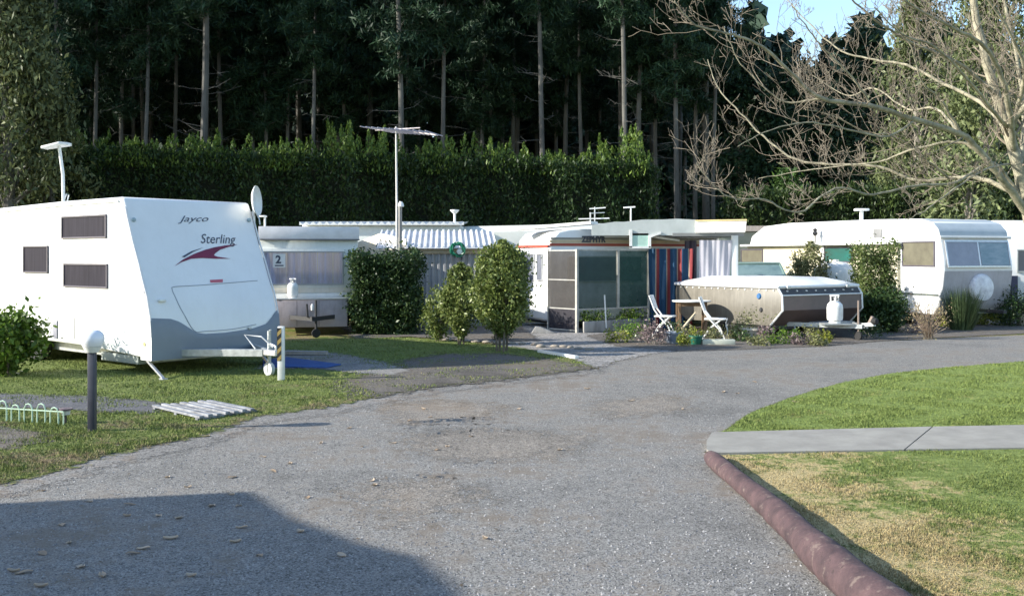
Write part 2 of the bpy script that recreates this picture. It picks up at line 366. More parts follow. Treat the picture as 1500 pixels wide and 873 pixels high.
kerb_px = [(1041,679),(1068,704),(1120,750),(1156,785),(1190,822),(1238,868),(1285,912),(1380,990),(1520,1090)]
lawnN_pts = [G(1048,672),G(1070,692),G(1110,727),G(1160,770),G(1200,806),G(1248,850),G(1295,895),G(1395,968),G(1540,1070),Vector((9,3,0)),Vector((12,8.8,0)),G(2000,655),G(1500,662)]
_, outN = poly_sheet('near_right_lawn', lawnN_pts, .035, LAWN_RN, .3, .015, feather=.04)
poly_sheet('footpath', [G(1043,640),G(1035,653),G(1035,666),G(1043,671),G(1324,666),G(1365,631.5)], .05, SLAB, 1, 0, thick=.07)
poly_sheet('footpath', [G(1367.5,631.5),G(1326.5,666),G(2300,650),G(2300,614)], .05, SLAB, 1, 0, thick=.07)
poly_sheet('tar_path', [G(-700,575),G(0,578),G(130,582),G(225,590),G(262,600),G(225,607),G(140,604),G(60,600),G(0,600),G(-700,610)], .018, TAR, .3, .05)
poly_sheet('dirt_patch', [G(505,560),G(560,545),G(600,528),G(655,520),G(730,519),G(800,527),G(868,540),G(800,549),G(720,559),G(650,566),G(560,581),G(520,582),G(500,570)], .018, DIRT, .3, .1, feather=.7)
poly_sheet('dirt_patch', [G(-300,650),G(-100,632),G(0,628),G(60,636),G(70,650),G(0,662),G(-300,672)], .018, DIRT, .3, .08)
poly_sheet('concrete_pad', [G(420,514),G(470,516),G(515,523),G(560,532),G(600,545),G(575,551),G(530,549),G(480,543),G(430,541),G(380,542)], .022, gravelmat('worn_concrete', .22, .15, 60, (1.03,.99,.94), .5, (.15,.125,.10), .8), .3, .08)
poly_sheet('dirt_bed', [G(520,497),G(500,480),G(640,470),G(760,478),G(790,500),G(700,502),G(600,494)], .02, DIRT, .3, .1)
poly_sheet('dirt_bed', [G(905,508),G(1000,515),G(1100,512),G(1215,507),G(1290,500),G(1500,489),G(1700,480),G(1500,462),G(1290,474),G(1000,478),G(860,492)], .012, DIRT, .3, .12)

def blades(name, poly, mat, n, h, z0, ymax=24, excl=()):
    xs = [p[0] for p in poly]; ys = [p[1] for p in poly]
    # more blades near the camera: sample by 1/y
    u = RNG.uniform(size=n*3); y0, y1 = max(min(ys),4.2), min(max(ys),ymax)
    y = 1/(1/y0+(1/y1-1/y0)*u); x = RNG.uniform(-.56,.56,size=n*3)*y
    x += RNG.normal(size=len(x))*.03
    k = inpoly(x, y, poly)
    for e in excl: k &= ~inpoly(x, y, [(q[0],q[1]) for q in e]) | (RNG.uniform(size=len(x))<.5*(np.sin(x*3.1+y)*np.sin(y*4.3-x*1.7)>-.15))
    x, y = x[k][:n], y[k][:n]; m = len(x)
    hh = h*RNG.uniform(.45,1.3,size=m)*(1+.35*np.sin(x*5+np.cos(y*4)*2)); a = RNG.uniform(0,6.283,m); w = .0022+.00035*y
    ln = RNG.normal(size=(m,2))*.45
    V = np.zeros((m,3,3)); V[:,0] = np.stack([x-np.cos(a)*w,y-np.sin(a)*w,np.full(m,z0)],1); V[:,1] = np.stack([x+np.cos(a)*w,y+np.sin(a)*w,np.full(m,z0)],1)
    V[:,2] = np.stack([x+ln[:,0]*hh,y+ln[:,1]*hh,z0+hh],1)
    o = rawmesh(name, V.reshape(-1,3), 3, mat); return tag(o, 'short mown grass blades of the lawn', kind='stuff')
dirt_ex = [[G(505,560),G(600,528),G(655,520),G(730,519),G(868,540),G(720,559),G(560,581)], [G(-700,578),G(0,579),G(225,591),G(225,605),G(0,600),G(-700,600)], [G(420,516),G(470,516),G(580,545),G(555,556),G(400,545)],[G(-300,640),G(0,632),G(60,640),G(0,660),G(-300,668)]]
blades('grass', outN, LAWN_RN, 110000, .019, .03)
blades('grass', outF, LAWN_RF, 130000, .022, .006)
blades('grass', outL, LAWN_L, 130000, .026, .01, 26, dirt_ex)

# loose chips near the camera
n = 16000; y = 1/(1/4.8+(1/15-1/4.8)*RNG.uniform(size=n)); x = RNG.uniform(-.52,.52,size=n)*y
k = inpoly(x, y, [(p.x,p.y) for p in drive_pts]) & ~inpoly(x,y,outN) ; x, y = x[k], y[k]; m = len(x)
s = RNG.uniform(.004,.011,size=m); a = RNG.uniform(0,6.28,m)
base = np.stack([np.stack([np.cos(a+t)*s, np.sin(a+t)*s*.7, np.zeros(m)],1) for t in (0,2.1,4.2)],1)
C = np.stack([x,y,np.full(m,.004)],1)
apex = C+np.stack([np.zeros(m),np.zeros(m),s*.8],1)
T = []
for i in range(3):
    T.append(np.stack([C+base[:,i],C+base[:,(i+1)%3],apex],1))
chipm = leafmat('stone_chip', [(.10,.10,.11),(.24,.24,.25),(.42,.41,.40)], .8, 0)
tag(rawmesh('gravel', np.concatenate(T,1).reshape(-1,3), 3, chipm), 'loose stone chips on the drive', kind='stuff')

WORN = gravelmat('worn_tan_gravel', .19, .4, 110, (1.12,1,.86), .4, (.17,.135,.10), .7)
for pts in ([(560,596),(640,588),(740,596),(700,616),(600,622)],[(600,640),(700,628),(860,640),(820,668),(700,676),(620,662)],[(880,590),(980,580),(1010,600),(900,612)],[(520,720),(640,700),(700,730),(600,760)]):
    poly_sheet('worn_patch', [G(*p) for p in pts], .0052, WORN, feather=.75)
n = 5200; y = 1/(1/5.0+(1/22-1/5.0)*RNG.uniform(size=n)); x = RNG.uniform(-.5,.4,size=n)*y
ed = np.array([(G(*p).x,G(*p).y) for p in edgeL[3:]]); ex = np.interp(x, ed[:,0], ed[:,1])       # thicker along the grass edge
w_ = np.exp(-np.abs(y-ex)/.55)+.05+.25*np.exp(-((x+.6)**2+(y-11)**2)/3)
k = inpoly(x,y,[(p.x,p.y) for p in drive_pts]) & ~inpoly(x,y,outN) & ~inpoly(x,y,outF) & (RNG.uniform(size=n)<w_)
C = np.stack([x[k],y[k],np.full(k.sum(),.018)],1); V_ = leaves(C, .03, .6); V_[:,2] = .012+np.abs(V_[:,2]-.018)*.35
tag(rawmesh('leaf_litter', V_, 4, leafmat('litter_bits',[(.05,.035,.022),(.14,.10,.065),(.30,.23,.16)],.8,.05)), 'small bits of brown leaf litter along the drive edge', kind='stuff')

# kerb: painted log edging
def catmull(pts, k=6):
    pts = [Vector(p) for p in pts]; q = [pts[0]*2-pts[1]]+pts+[pts[-1]*2-pts[-2]]; out = []
    for i in range(1, len(q)-2):
        for j in range(k):
            t = j/k; a,b,c,d = q[i-1],q[i],q[i+1],q[i+2]
            out.append(.5*((2*b)+(c-a)*t+(2*a-5*b+4*c-d)*t*t+(3*b-a-3*c+d)*t**3))
    out.append(pts[-1]); return out
KLOG = surf('worn_oxblood_paint_on_timber', (.092,.054,.056), (.040,.024,.027), 6, .85, bmp=.9, bscale=22)
nt_k = KLOG.node_tree; bk = nt_k.nodes['Principled BSDF']; src = bk.inputs['Base Color'].links[0].from_socket; vk = coords(nt_k)
pk = ramp(nt_k, noise(nt_k, vk, 9, 8, .75).outputs[0], [(.56,(0,0,0)),(.63,(1,1,1))]); ck = ramp(nt_k, noise(nt_k, vk, 26, 6, .8).outputs[0], [(.34,(1,1,1)),(.40,(0,0,0))])
c_ = mixc(nt_k, math_(nt_k,'MULTIPLY',pk.outputs[0],.55), src, (.20,.155,.13)); L(nt_k, mixc(nt_k, math_(nt_k,'MULTIPLY',ck.outputs[0],.8), c_, (.02,.014,.013)), bk.inputs['Base Color'])
kp = catmull([G(*p)+Vector((.0,0,.055+.008*i)) for i,p in enumerate(kerb_px)], 9)
rr = [.066+.058*min(1,i/54)+.005*math.sin(i*.35)+.0025*random.uniform(-1,1) for i in range(len(kp))]
rr[0] = .06
for i in (20, 41, 58): 
    if i < len(rr): rr[i] -= .009
o = MB().tube(kp, rr, 18).build('log_kerb', KLOG, sharp=60)
tag(o, 'worn oxblood painted round log kerb curving along the right edge of the drive', 'kerb')

# fallen leaves on the drive
LG = 'fallen leaves scattered on the drive'
lv = []
for k in range(3):
    mb = MB(); s_ = .05
    mb.grid(lambda u,v: ((u-.5)*s_*2*1.3, (v-.5)*s_*1.5*math.sin(math.pi*(.08+.84*u)), .008+.02*(v-.5)**2*4*(.6+.4*k)+.012*math.sin(u*5+k)), 6, 4)
    lv.append(mb)
spots = [(190,740),(232,757),(186,757),(195,812),(118,832),(345,795),(62,812),(100,797),(338,725),(350,742),(354,774),(20,838),(35,840),(210,805),(250,790),(400,691),(245,700),(275,715),(60,720),(385,670),(425,680),(640,660),(655,655),(620,600),(630,612),(820,660),(548,712),(600,617),(575,650),(1165,590),(1080,577),(925,588),(1060,575),(1105,560),(545,705),(710,790),(205,650),(175,655),(300,640),(530,655),(262,760),(150,845),(450,730),(130,735),(280,845),(90,770),(310,742),(470,650),(340,700),(240,640),(512,628),(690,640),(760,600),(860,570),(950,560),(1000,600),(440,780),(380,815),(500,815),(60,860)]
protos = []
for i, (px,py) in enumerate(spots):
    if i < 3: o = lv[i].build('fallen_leaf', LEAF_W, sharp=60); protos.append(o)
    else: o = protos[i%3].copy(); COL.objects.link(o)
    q = G(px,py); o.location = (q.x,q.y,.006); o.rotation_euler = (0,0,random.uniform(0,6.28)); o.scale = (random.uniform(.4,.75),random.uniform(.35,.7),.4)
    tag(o, 'dry brown leaf lying flat on the grey gravel of the drive', 'leaf', LG)
# ---------------------------------------------------------------- small helpers for caravans
def text_mesh(s, size, shear=0, spacing=1.0, bold=0):
    cu = bpy.data.curves.new('txt','FONT'); cu.body = s; cu.size = size; cu.shear = shear; cu.space_character = spacing; cu.offset = bold; cu.resolution_u = 3
    ob = bpy.data.objects.new('txt', cu); COL.objects.link(ob)
    dg = bpy.context.evaluated_depsgraph_get(); dg.update()
    me = bpy.data.meshes.new_from_object(ob.evaluated_get(dg))
    vs = [tuple(v.co) for v in me.vertices]; fs = [tuple(p.vertices) for p in me.polygons]
    bpy.data.objects.remove(ob); bpy.data.curves.remove(cu); bpy.data.meshes.remove(me)
    return vs, fs
def window(parent, mp, u0,u1,v0,v1, glass, frame=None, fw=.03, name='window', mull=(), r=0, clear=False):
    frame = frame or ALU
    mb = MB(mp); a = fw
    for b in ((u0,u1,v0,v0+a),(u0,u1,v1-a,v1),(u0,u0+a,v0+a,v1-a),(u1-a,u1,v0+a,v1-a)): mb.box(b[0],b[1],b[2],b[3],.0,.028)
    for m_ in mull: mb.box(m_-a*.5,m_+a*.5,v0+a,v1-a,.0,.024)
    w = mb.build(name, frame, parent, .004, 1)
    if clear: MB(mp).box(u0+a,u1-a,v0+a,v1-a,.018,.022).build('pane', GLASS, w)
    else: MB(mp).box(u0+a,u1-a,v0+a,v1-a,.001,.012).build('pane', glass, w)
    return w
def wheel(parent, x, y, r, w=.18, axis='y'):
    c = (x,y,r)
    t = MB().lathe([(r*.55,-w/2),(r*.93,-w/2),(r,-w*.32),(r,w*.32),(r*.93,w/2),(r*.55,w/2)], c, 28, axis).build('wheel', RUBBER, parent)
    MB().lathe([(r*.2,-w*.52),(r*.5,-w*.42),(r*.56,-w*.5),(r*.56,w*.5),(r*.5,w*.42),(r*.2,w*.52)], c, 20, axis).build('rim', STEEL, t)
    return t
def gas_bottle(label, loc, s=1.0):
    t = thing('gas_bottle', label, 'gas bottle', loc)
    MB().lathe([(.10*s,0),(.115*s,.0),(.115*s,.035*s),(.10*s,.04*s),(.145*s,.06*s),(.155*s,.10*s),(.157*s,.30*s),(.145*s,.37*s),(.10*s,.42*s),(.03*s,.44*s)], n=24).build('tank', WPAINT, t, sharp=50)
    m = MB()
    for a in range(3):
        m = MB(); aa = a*2.09+.4; m.bar((math.cos(aa)*.085*s,math.sin(aa)*.085*s,.40*s),(math.cos(aa)*.085*s,math.sin(aa)*.085*s,.54*s),.045*s,.012*s)
        m.build('handle_post', WPAINT, t)
    ring = [(math.cos(i*.3927)*.09*s, math.sin(i*.3927)*.09*s, .545*s) for i in range(14)]
    MB().tube(ring,.014*s,6).build('collar', WPAINT, t)
    MB().lathe([(.02*s,.43*s),(.022*s,.49*s),(.035*s,.50*s),(.035*s,.52*s),(.005*s,.525*s)], n=10).build('valve', ALU, t)
    return t

# ================================================================ A: big white caravan (left)
FA = Fr(-5.947, 15.65, -40); AW = 2.3
car = frthing('caravan', 'large white caravan with slanted grey skirted nose and red swoosh, nearest on the left', 'caravan', FA)
profA = [(.0,2.687),(.07,2.55),(.14,2.36),(.28,2.03),(.45,1.69),(.57,1.42),(.68,1.2),(.776,.89),(.81,.6),(.81,.28)]
def px_(z):
    if z >= profA[0][1]: return profA[0][0]
    for (x0,z0),(x1,z1) in zip(profA, profA[1:]):
        if z1 <= z <= z0: return x0+(x1-x0)*(z0-z)/(z0-z1)
    return profA[-1][0]
def fA(px, py):                           # photograph pixel -> (y,z) on the slanted nose
    x = .5
    for _ in range(8):
        y, z = FA.hx(px, py, x); x = px_(z)
    return y, z
side = profA+[(.74,.27),(-1.2,.36),(-6.0,.42),(-6.1,.6),(-6.1,2.45),(-6.02,2.58),(-5.8,2.63),(-2,2.70),(-.06,2.705)]
body = MB().prism(side, 0, AW, 'y').build('body', WHITE, car, .035, 3, 30)
mpS = lambda u,v,d: (u, -d, v)            # near side wall
for pts, lbl in ((((91,318),(157,313),(157,347),(92,352)),None), (((35,361),(71,359),(72,399),(36,401)),None), (((94,387),(158,385),(159,421),(95,422)),None)):
    a = FA.hy(*pts[0]); b = FA.hy(*pts[1]); c = FA.hy(*pts[2]); d = FA.hy(*pts[3])
    u0, u1 = (a[0]+d[0])/2, (b[0]+c[0])/2; v0, v1 = (c[1]+d[1])/2, (a[1]+b[1])/2
    window(car, mpS, u0,u1,v0,v1, WINTINT, surf('dark_window_rim',(.10,.09,.11),None,3,.35), .028)
# nose skirt, hatch outline, lights, lettering
tops = [fA(220,466),fA(250,467),fA(262,471),fA(275,479),fA(287,487),fA(300,489),fA(330,487),fA(370,481),fA(390,474),fA(398,464),fA(403,456),fA(409,452)]
def topz(y):
    if y <= tops[0][0]: return tops[0][1]
    for (a,za),(b,zb) in zip(tops, tops[1:]):
        if a <= y <= b: return za+(zb-za)*(y-a)/(b-a+1e-9)
    return tops[-1][1]
def skirt(u,v):
    y = -.012+(AW+.024)*u; zt = topz(y); z = .25+(zt-.25)*v
    return (px_(z)+.022-.012*(v>.97), y, z)
MB().grid(skirt, 60, 8).build('nose_skirt', GREYGRP, car)
MB().grid(lambda u,v: (.06*0+px_(.25+.63*v)+.02-.30*u, -.012, .25+.60*v), 4, 6).build('skirt_corner', WHITE, car)
def noseline(pts, r, name, mat, off=.004):
    q = catmull([(0,)+tuple(fA(*p)) for p in pts], 4)
    return MB().tube([(px_(p.z)+off, p.y, p.z) for p in q], r, 6).build(name, mat, car)
SEAM = surf('seam_shadow_rubber', (.32,.35,.40), None, 3, .6)
noseline([(377,411),(340,414),(290,418),(256,420),(252,424),(257,436),(268,458),(284,484),(300,485),(340,482),(375,475)], .006, 'hatch_seam', SEAM)
def nosetext(s, p0, p1, size, mat, shear, name, bold=0):
    vs, fs = text_mesh(s, size, shear, 1.0, bold)
    if s == 'Jayco': vs = [(v[0]*1.75, v[1], v[2]) for v in vs]      # wide low letters
    (y0,z0),(y1,z1) = fA(*p0), fA(*p1); w = max(v[0] for v in vs); k = (y1-y0)/w; sl = (z1-z0)/(y1-y0)
    m = MB(); m.add([(px_(z0+v[1]*k+v[0]*k*sl)+.008, y0+v[0]*k, z0+v[1]*k+v[0]*k*sl) for v in vs], fs); return m.build(name, mat, car)
INK = surf('dark_lettering', (.06,.07,.10), None, 4, .5); MAROON = surf('maroon_decal', (.20,.015,.05), (.13,.01,.035), 4, .4)
nosetext('Jayco', (263,325), (306,324.5), .2, INK, .5, 'lettering', .0)
nosetext('Sterling', (293,356), (347,357), .3, INK, .45, 'lettering')
def nosepoly(pts, name, mat, off=.008, k=3):
    pp = [fA(*p) for p in pts]; m = MB(); m.add([(px_(z)+off, y, z) for y,z in pp], [tuple(range(len(pp)))]); return m.build(name, mat, car)
nosepoly([(255,390),(268,380),(284,372),(300,366),(315,362),(330,359.5),(348,358),(334,362),(322,366),(315,371),(313,374),(318,376),(338,379),(316,379),(296,378),(280,379),(266,384)], 'swoosh', MAROON)
nosepoly([(266,376),(280,368),(298,362.5),(283,369),(270,377)], 'swoosh_line', INK)
nosepoly([(307,410),(326,409),(326,413.5),(308,414)], 'number_plate', surf('red_decal',(.55,.12,.16),None,4,.5))
for p in ((195,322),(364,322.5)): 
    y,z = fA(*p); MB().lathe([(.035,-.01),(.035,.02),(.02,.03),(.0,.03)],(px_(z)+.005,y,z),12,'x').build('marker_lamp', surf('grey_lens',(.35,.45,.5),None,4,.2), car)
y,z = fA(236,440); MB().box(px_(z),px_(z)+.05,y-.06,y+.06,z-.02,z+.02).build('grab_handle', WPAINT, car, .008)
y,z = fA(365,481); MB().box(px_(z),px_(z)+.03,y-.03,y+.03,z-.02,z+.02).build('latch', STEEL, car, .008)
# side graphics and vents
def sideline(pts, r, name, mat, parent=car, fr=FA):
    q = catmull([(a,0,b) for a,b in (fr.hy(*p) for p in pts)], 4)
    return MB().tube([(p.x, -.002, p.z) for p in q], r, 5).build(name, mat, parent)
LG_ = surf('grey_pinstripe', (.28,.27,.30), None, 3, .5)
sideline([(0,431),(28,435),(55,443),(80,449)], .008, 'pinstripe', LG_)
sideline([(108,439),(122,447),(138,457)], .010, 'pinstripe', LG_)
sideline([(152,442),(160,450),(167,461)], .006, 'pinstripe', surf('gold_pinstripe',(.55,.47,.30),None,3,.5))
vs, fs = text_mesh('Jayco', .16, .5); a = FA.hy(168,447); m = MB(); w = max(v[0] for v in vs); b = FA.hy(200,446)
k = (b[0]-a[0])/w; m.add([(a[0]+v[0]*k, -.004, a[1]+v[1]*k) for v in vs], fs); m.build('side_lettering', surf('faint_grey_lettering',(.50,.50,.47),None,3,.5), car)
a = FA.hy(79,469); b = FA.hy(84,496); MB().box(a[0],b[0]+.02,-.02,.0,b[1],a[1]).build('side_vent', surf('grey_vent',(.25,.25,.30),None,3,.5), car, .004)
a = FA.hy(212,428); MB().lathe([(.0,-.02),(.018,-.02),(.022,0)],(a[0],0,a[1]),10,'y').build('side_marker', surf('grey_vent',(.3,.3,.3)), car)
a = FA.hy(213,504); MB().lathe([(.0,-.025),(.03,-.025),(.035,0)],(a[0],0,a[1]),10,'y').build('side_marker', surf('amber_lens',(.75,.62,.25),None,3,.2), car)
# chassis, axle, drawbar, jacks
MB().box(-6,.6,.25,.33,.20,.36).box(-6,.6,AW-.33,AW-.25,.20,.36).box(-.9,.6,.2,AW-.2,.20,.27).box(-3.4,-3.2,.1,AW-.1,.18,.34).build('chassis', STEEL, car, .005, 1)
for yy in (.13, AW-.13):
    wheel(car, -3.0, yy, .34); wheel(car, -3.75, yy, .34)
MB().bar((.5,.35,.33),(2.0,1.12,.36),.06,.11).bar((.5,1.95,.33),(2.0,1.18,.36),.06,.11).bar((.7,1.15,.33),(2.15,1.15,.37),.06,.06).build('drawbar', STEEL, car, .006, 1)
MB().bar((1.95,1.15,.37),(2.3,1.15,.37),.09,.08).tube([(2.26,1.15,.36),(2.26,1.15,.47),(2.12,1.15,.50)],.02,6).build('coupling', ALU, car, .006, 1)
jw = MB().tube([(1.98,1.24,.16),(1.98,1.24,.68)],.03,10).tube([(1.98,1.24,.68),(2.08,1.2,.70)],.012,6).bar((1.98,1.21,.13),(1.98,1.27,.13),.03,.14).build('jockey_stand', STEEL, car)
MB().lathe([(.04,-.03),(.10,-.03),(.11,0),(.10,.03),(.04,.03)],(1.98,1.24,.11),18,'y').build('jockey_wheel', surf('pale_plastic_wheel',(.5,.52,.52)), jw)
MB().tube([(1.9,1.05,.42),(1.7,1.0,.62),(1.95,1.12,.60),(2.1,1.22,.44)],.012,6).build('brake_cable', surf('white_cable',(.7,.7,.7)), car)
a = FA.inv(P(216,528,15.25)); b = FA.inv(G(239,557)); MB().bar(tuple(a),(b.x,b.y,.03),.045,.03).bar((b.x-.05,b.y,.015),(b.x+.06,b.y,.015),.09,.03).build('corner_jack', ALU, car, .004, 1)
MB().bar((.45,2.1,.3),(.75,2.15,.03),.04,.03).build('corner_jack', ALU, car)
MB().box(-.75,.35,.05,.9,.16,.29).build('storage_box', surf('grey_green_box',(.30,.33,.30),None,3,.6), car, .01)
TRIM = surf('white_trim_rail', (.68,.68,.68), (.6,.6,.6), 6, .4)
MB().tube([(x_+.004,-.004,z_) for x_,z_ in profA[1:-1]],.014,6).build('nose_trim', TRIM, car)
MB().tube([(x_+.004,AW+.004,z_) for x_,z_ in profA[1:-1]],.014,6).build('nose_trim', TRIM, car)
MB().tube([(-6.0,-.012,2.56),(-2,-.012,2.63),(-.1,-.012,2.64)],.018,6).build('awning_rail', TRIM, car)
for x0_,x1_,z0_,z1_ in ((-1.5,-.75,.45,.8),(-4.9,-4.3,.5,.95)):
    MB().tube([(x0_,-.003,z0_),(x1_,-.003,z0_),(x1_,-.003,z1_),(x0_,-.003,z1_),(x0_,-.003,z0_)],.006,4).build('hatch_seam', LG_, car)
# roof gear: antenna with bracket, dish
q = FA.hit(92,297,1,.35)
t = thing('tv_antenna', 'flat headed aerial on a tall white mast on the roof of the big left caravan', 'antenna', P(93,298,17.6))
MB().tube([(0,0,-.06),(-.01,0,.5),(-.075,0,.98)],.028,10).build('mast', WPAINT, t)
MB().add([(-.34,-.12,.93),(-.02,-.14,1.0),(.10,-.06,.99),(.10,.10,.99),(-.02,.14,1.0),(-.34,.12,.93),(-.34,-.12,.97),(-.02,-.14,1.05),(.10,-.06,1.04),(.10,.10,1.04),(-.02,.14,1.05),(-.34,.12,.97)],[(0,1,2,3,4,5),(6,7,8,9,10,11),(0,1,7,6),(1,2,8,7),(2,3,9,8),(3,4,10,9),(4,5,11,10),(5,0,6,11)]).build('antenna_head', WPAINT, t, .008)
MB().tube([(.0,0,.02),(.05,0,.16),(.09,0,.14),(.05,0,-.02)],.012,6).build('bracket', WPAINT, t)
t = thing('satellite_dish', 'white dish seen edge on at the front corner of the big left caravan roof', 'satellite dish', P(372,312,17.35))
d = MB(); 
prof = [(.0,.0),(.12,.01),(.2,.035),(.255,.07),(.255,.085),(.2,.05),(.12,.025),(.0,.015)]
d.lathe(prof, n=28); o = d.build('dish', WPAINT, t, loc=(-.02,0,.20)); o.rotation_euler = (0,R(86),R(-4)); o.scale = (1,.95,1)
MB().tube([(0,0,-.24),(.0,0,.0),(-.02,0,.18)],.022,8).tube([(.02,0,.02),(.09,0,-.1),(.1,0,-.2)],.012,6).build('mount', ALU, t)

# ================================================================ B: cream/blue caravan end with gas bottle
FB = Fr((380-750)*23.4/F, 23.4, 13); BW = 2.24
cb = frthing('caravan', 'pale blue and cream caravan with curtained front window behind the big one', 'caravan', FB)
topB = FB.hy(450,334)[1]
pB = [(0,.45),(-.02,.9),(.0,1.55),(.06,2.2),(.10,topB),(4.8,topB-.05),(4.95,2.2),(4.95,.45)]
MB().prism(pB, 0, BW, 'x').build('body', PALEBLUE, cb, .03, 2)
z1 = FB.hy(450,350)[1]; MB().box(-.02,BW+.02,-.03,.4,z1,topB+.03).build('roof_cap', surf('pale_grey_roof',(.72,.70,.71),None,3,.5), cb, .002)
MB().box(-.03,BW+.03,-.04,.0,z1-.035,z1).build('rain_gutter', surf('dark_trim',(.16,.16,.17),None,3,.5), cb, .004)
mpB = lambda u,v,d: (u, .02-d+(-.02 if v<1.9 else -.0), v)
w0 = FB.hy(389,418); w1 = FB.hy(503,368)
mpB = lambda u,v,d: (u, -.045-d, v)
MB().box(0.02,BW-.02,-.045,.05,w0[1]-.06,w1[1]+.06).build('window_panel', PALEBLUE, cb, .01)
ww = window(cb, mpB, .08, w1[0], w0[1], w1[1], GREYWIN, surf('dull_window_frame',(.33,.34,.35)), .035, clear=True)
CURT = surf('lilac_grey_curtain', (.72,.72,.95), (.42,.42,.58), 9, .8, st=(1,1,.06))
MB().grid(lambda u,v: (.1+(w1[0]-.12)*u, -.055+.008*math.sin(u*95)+.004*math.sin(u*31), w0[1]+.03+(w1[1]-w0[1]-.06)*v), 160, 2).build('curtain', CURT, ww)
a = FB.hy(400,392,-.07); b = FB.hy(418,372,-.07)
sg = MB().box(a[0],b[0],-.068,-.065,a[1],b[1]).build('notice', surf('white_paper',(.72,.72,.72),None,2,.7), ww)
vs, fs = text_mesh('2', .26, 0, 1, .01); k = 1.0
m = MB(); m.add([(a[0]+.055+v[0]*.95, -.070, a[1]+.10+v[1]*.95) for v in vs], fs); m.build('number', INK, sg)
m = MB(); m.box(a[0]+.04,b[0]-.04,-.0705,-.0695,a[1]+.03,a[1]+.06); m.build('small_print', INK, sg)
MB().box(.02,BW-.02,-.03,.02,.95,1.12).build('cream_band', CREAM, cb, .01)
MB().box(.02,BW-.02,-.045,.02,.48,.94).build('lower_panel', WHITE2, cb, .01)
a = FB.hy(405,480,-.5); b = FB.hy(509,438,-.5)
bx = MB().box(a[0],b[0],-.5,-.05,a[1],b[1]).build('front_locker', surf('mauve_grey_locker',(.40,.345,.355),(.31,.27,.28),3,.6,dirt=(.10,.08,.07)), cb, .01)
MB().box(a[0]-.02,b[0]+.02,-.52,-.04,b[1],b[1]+.025).build('locker_lid', ALU, bx, .004)
mid = (a[0]+b[0])/2
for xx in (a[0]+.45, mid+.15): MB().box(xx-.004,xx+.004,-.503,-.497,a[1]+.02,b[1]-.02).build('locker_seam', DARK, bx)
zt = b[1]
MB().bar((mid-.5,-.45,.42),(mid,-1.3,.42),.06,.09).bar((mid+.5,-.45,.42),(mid,-1.3,.42),.06,.09).build('drawbar', DARK, cb)
MB().bar((mid,-1.25,.44),(mid,-1.5,.44),.08,.08).tube([(mid+.06,-1.15,.05),(mid+.06,-1.15,.82)],.028,8).tube([(mid-.12,-1.2,.45),(mid-.14,-1.25,.75)],.02,6).build('coupling', DARK, cb)
MB().lathe([(.03,-.03),(.09,-.03),(.10,0),(.09,.03),(.03,.03)],(mid+.06,-1.15,.10),14,'y').build('jockey_wheel', RUBBER, cb)
MB().lathe([(.0,0),(.03,0),(.035,.10),(.02,.14),(0,.15)],(mid,-.53,zt-.25),10).build('lock_handle', WPAINT, bx)
wheel(cb,.15,2.4,.32,axis='x'); wheel(cb,BW-.15,2.4,.32,axis='x')
MB().box(.1,BW-.1,.2,4.7,.32,.46).build('chassis', DARK, cb)
for zz in (.8,.95,.6): MB().box(BW-.08,BW-.03,-.062,-.04,zz,zz+.05).build('marker_lamp', surf('dull_lens',(.35,.3,.28)), cb)
q = FB.hy(429,437,-.28); w_ = Vector((FB.o[0]+q[0]*FB.c+.28*FB.s, FB.o[1]+q[0]*FB.s-.28*FB.c, zt+.025))
gas_bottle('white gas bottle standing on the locker of the pale blue caravan', w_, .8)
t = thing('roof_vent', 'small T topped vent pipe on the roof of the pale blue caravan', 'roof vent', P(388,333,24.4))
MB().tube([(0,0,-.03),(0,0,.24)],.025,8).build('pipe', WPAINT, t); MB().box(-.13,.04,-.06,.06,.24,.28).build('cap', WPAINT, t, .01)

# ================================================================ annexe roof behind, shed, mast, hose
t = thing('annexe', 'pale green annexe with scalloped white roof edge behind the pale blue caravan', 'annexe', P(440,375,29.5)*1)
t.location.z = 0
x0,x1 = 0, (680-440)*29.5/F; zt = CH+48*29.5/F; zb = CH+34*29.5/F
MB().box(.05,x1-.1,0,3,0,zt-.05).build('wall', PALEBLUE, t, .02)
m = MB(); nn = 48
m.grid(lambda u,v: (x1*u, -.15+3.3*v, zt+.035*math.cos(u*nn*2*math.pi/2)+.12*v), 190, 1)
m.grid(lambda u,v: (x1*u, -.15, zt-.06+.0*u+v*(.06+.035*math.cos(u*nn*2*math.pi/2))), 190, 1)
m.build('corrugated_roof', surf('white_corrugated_sheet',(.72,.73,.72),None,3,.5), t, sharp=60)
t = thing('roof_vent', 'mushroom topped vent pipe at the right end of the scalloped annexe roof', 'roof vent', P(666,327,30))
MB().tube([(0,0,-.1),(0,0,.3)],.035,8).build('pipe', WPAINT, t); MB().lathe([(.05,.28),(.13,.36),(.13,.39),(.0,.40)],n=14).build('cap', WPAINT, t)

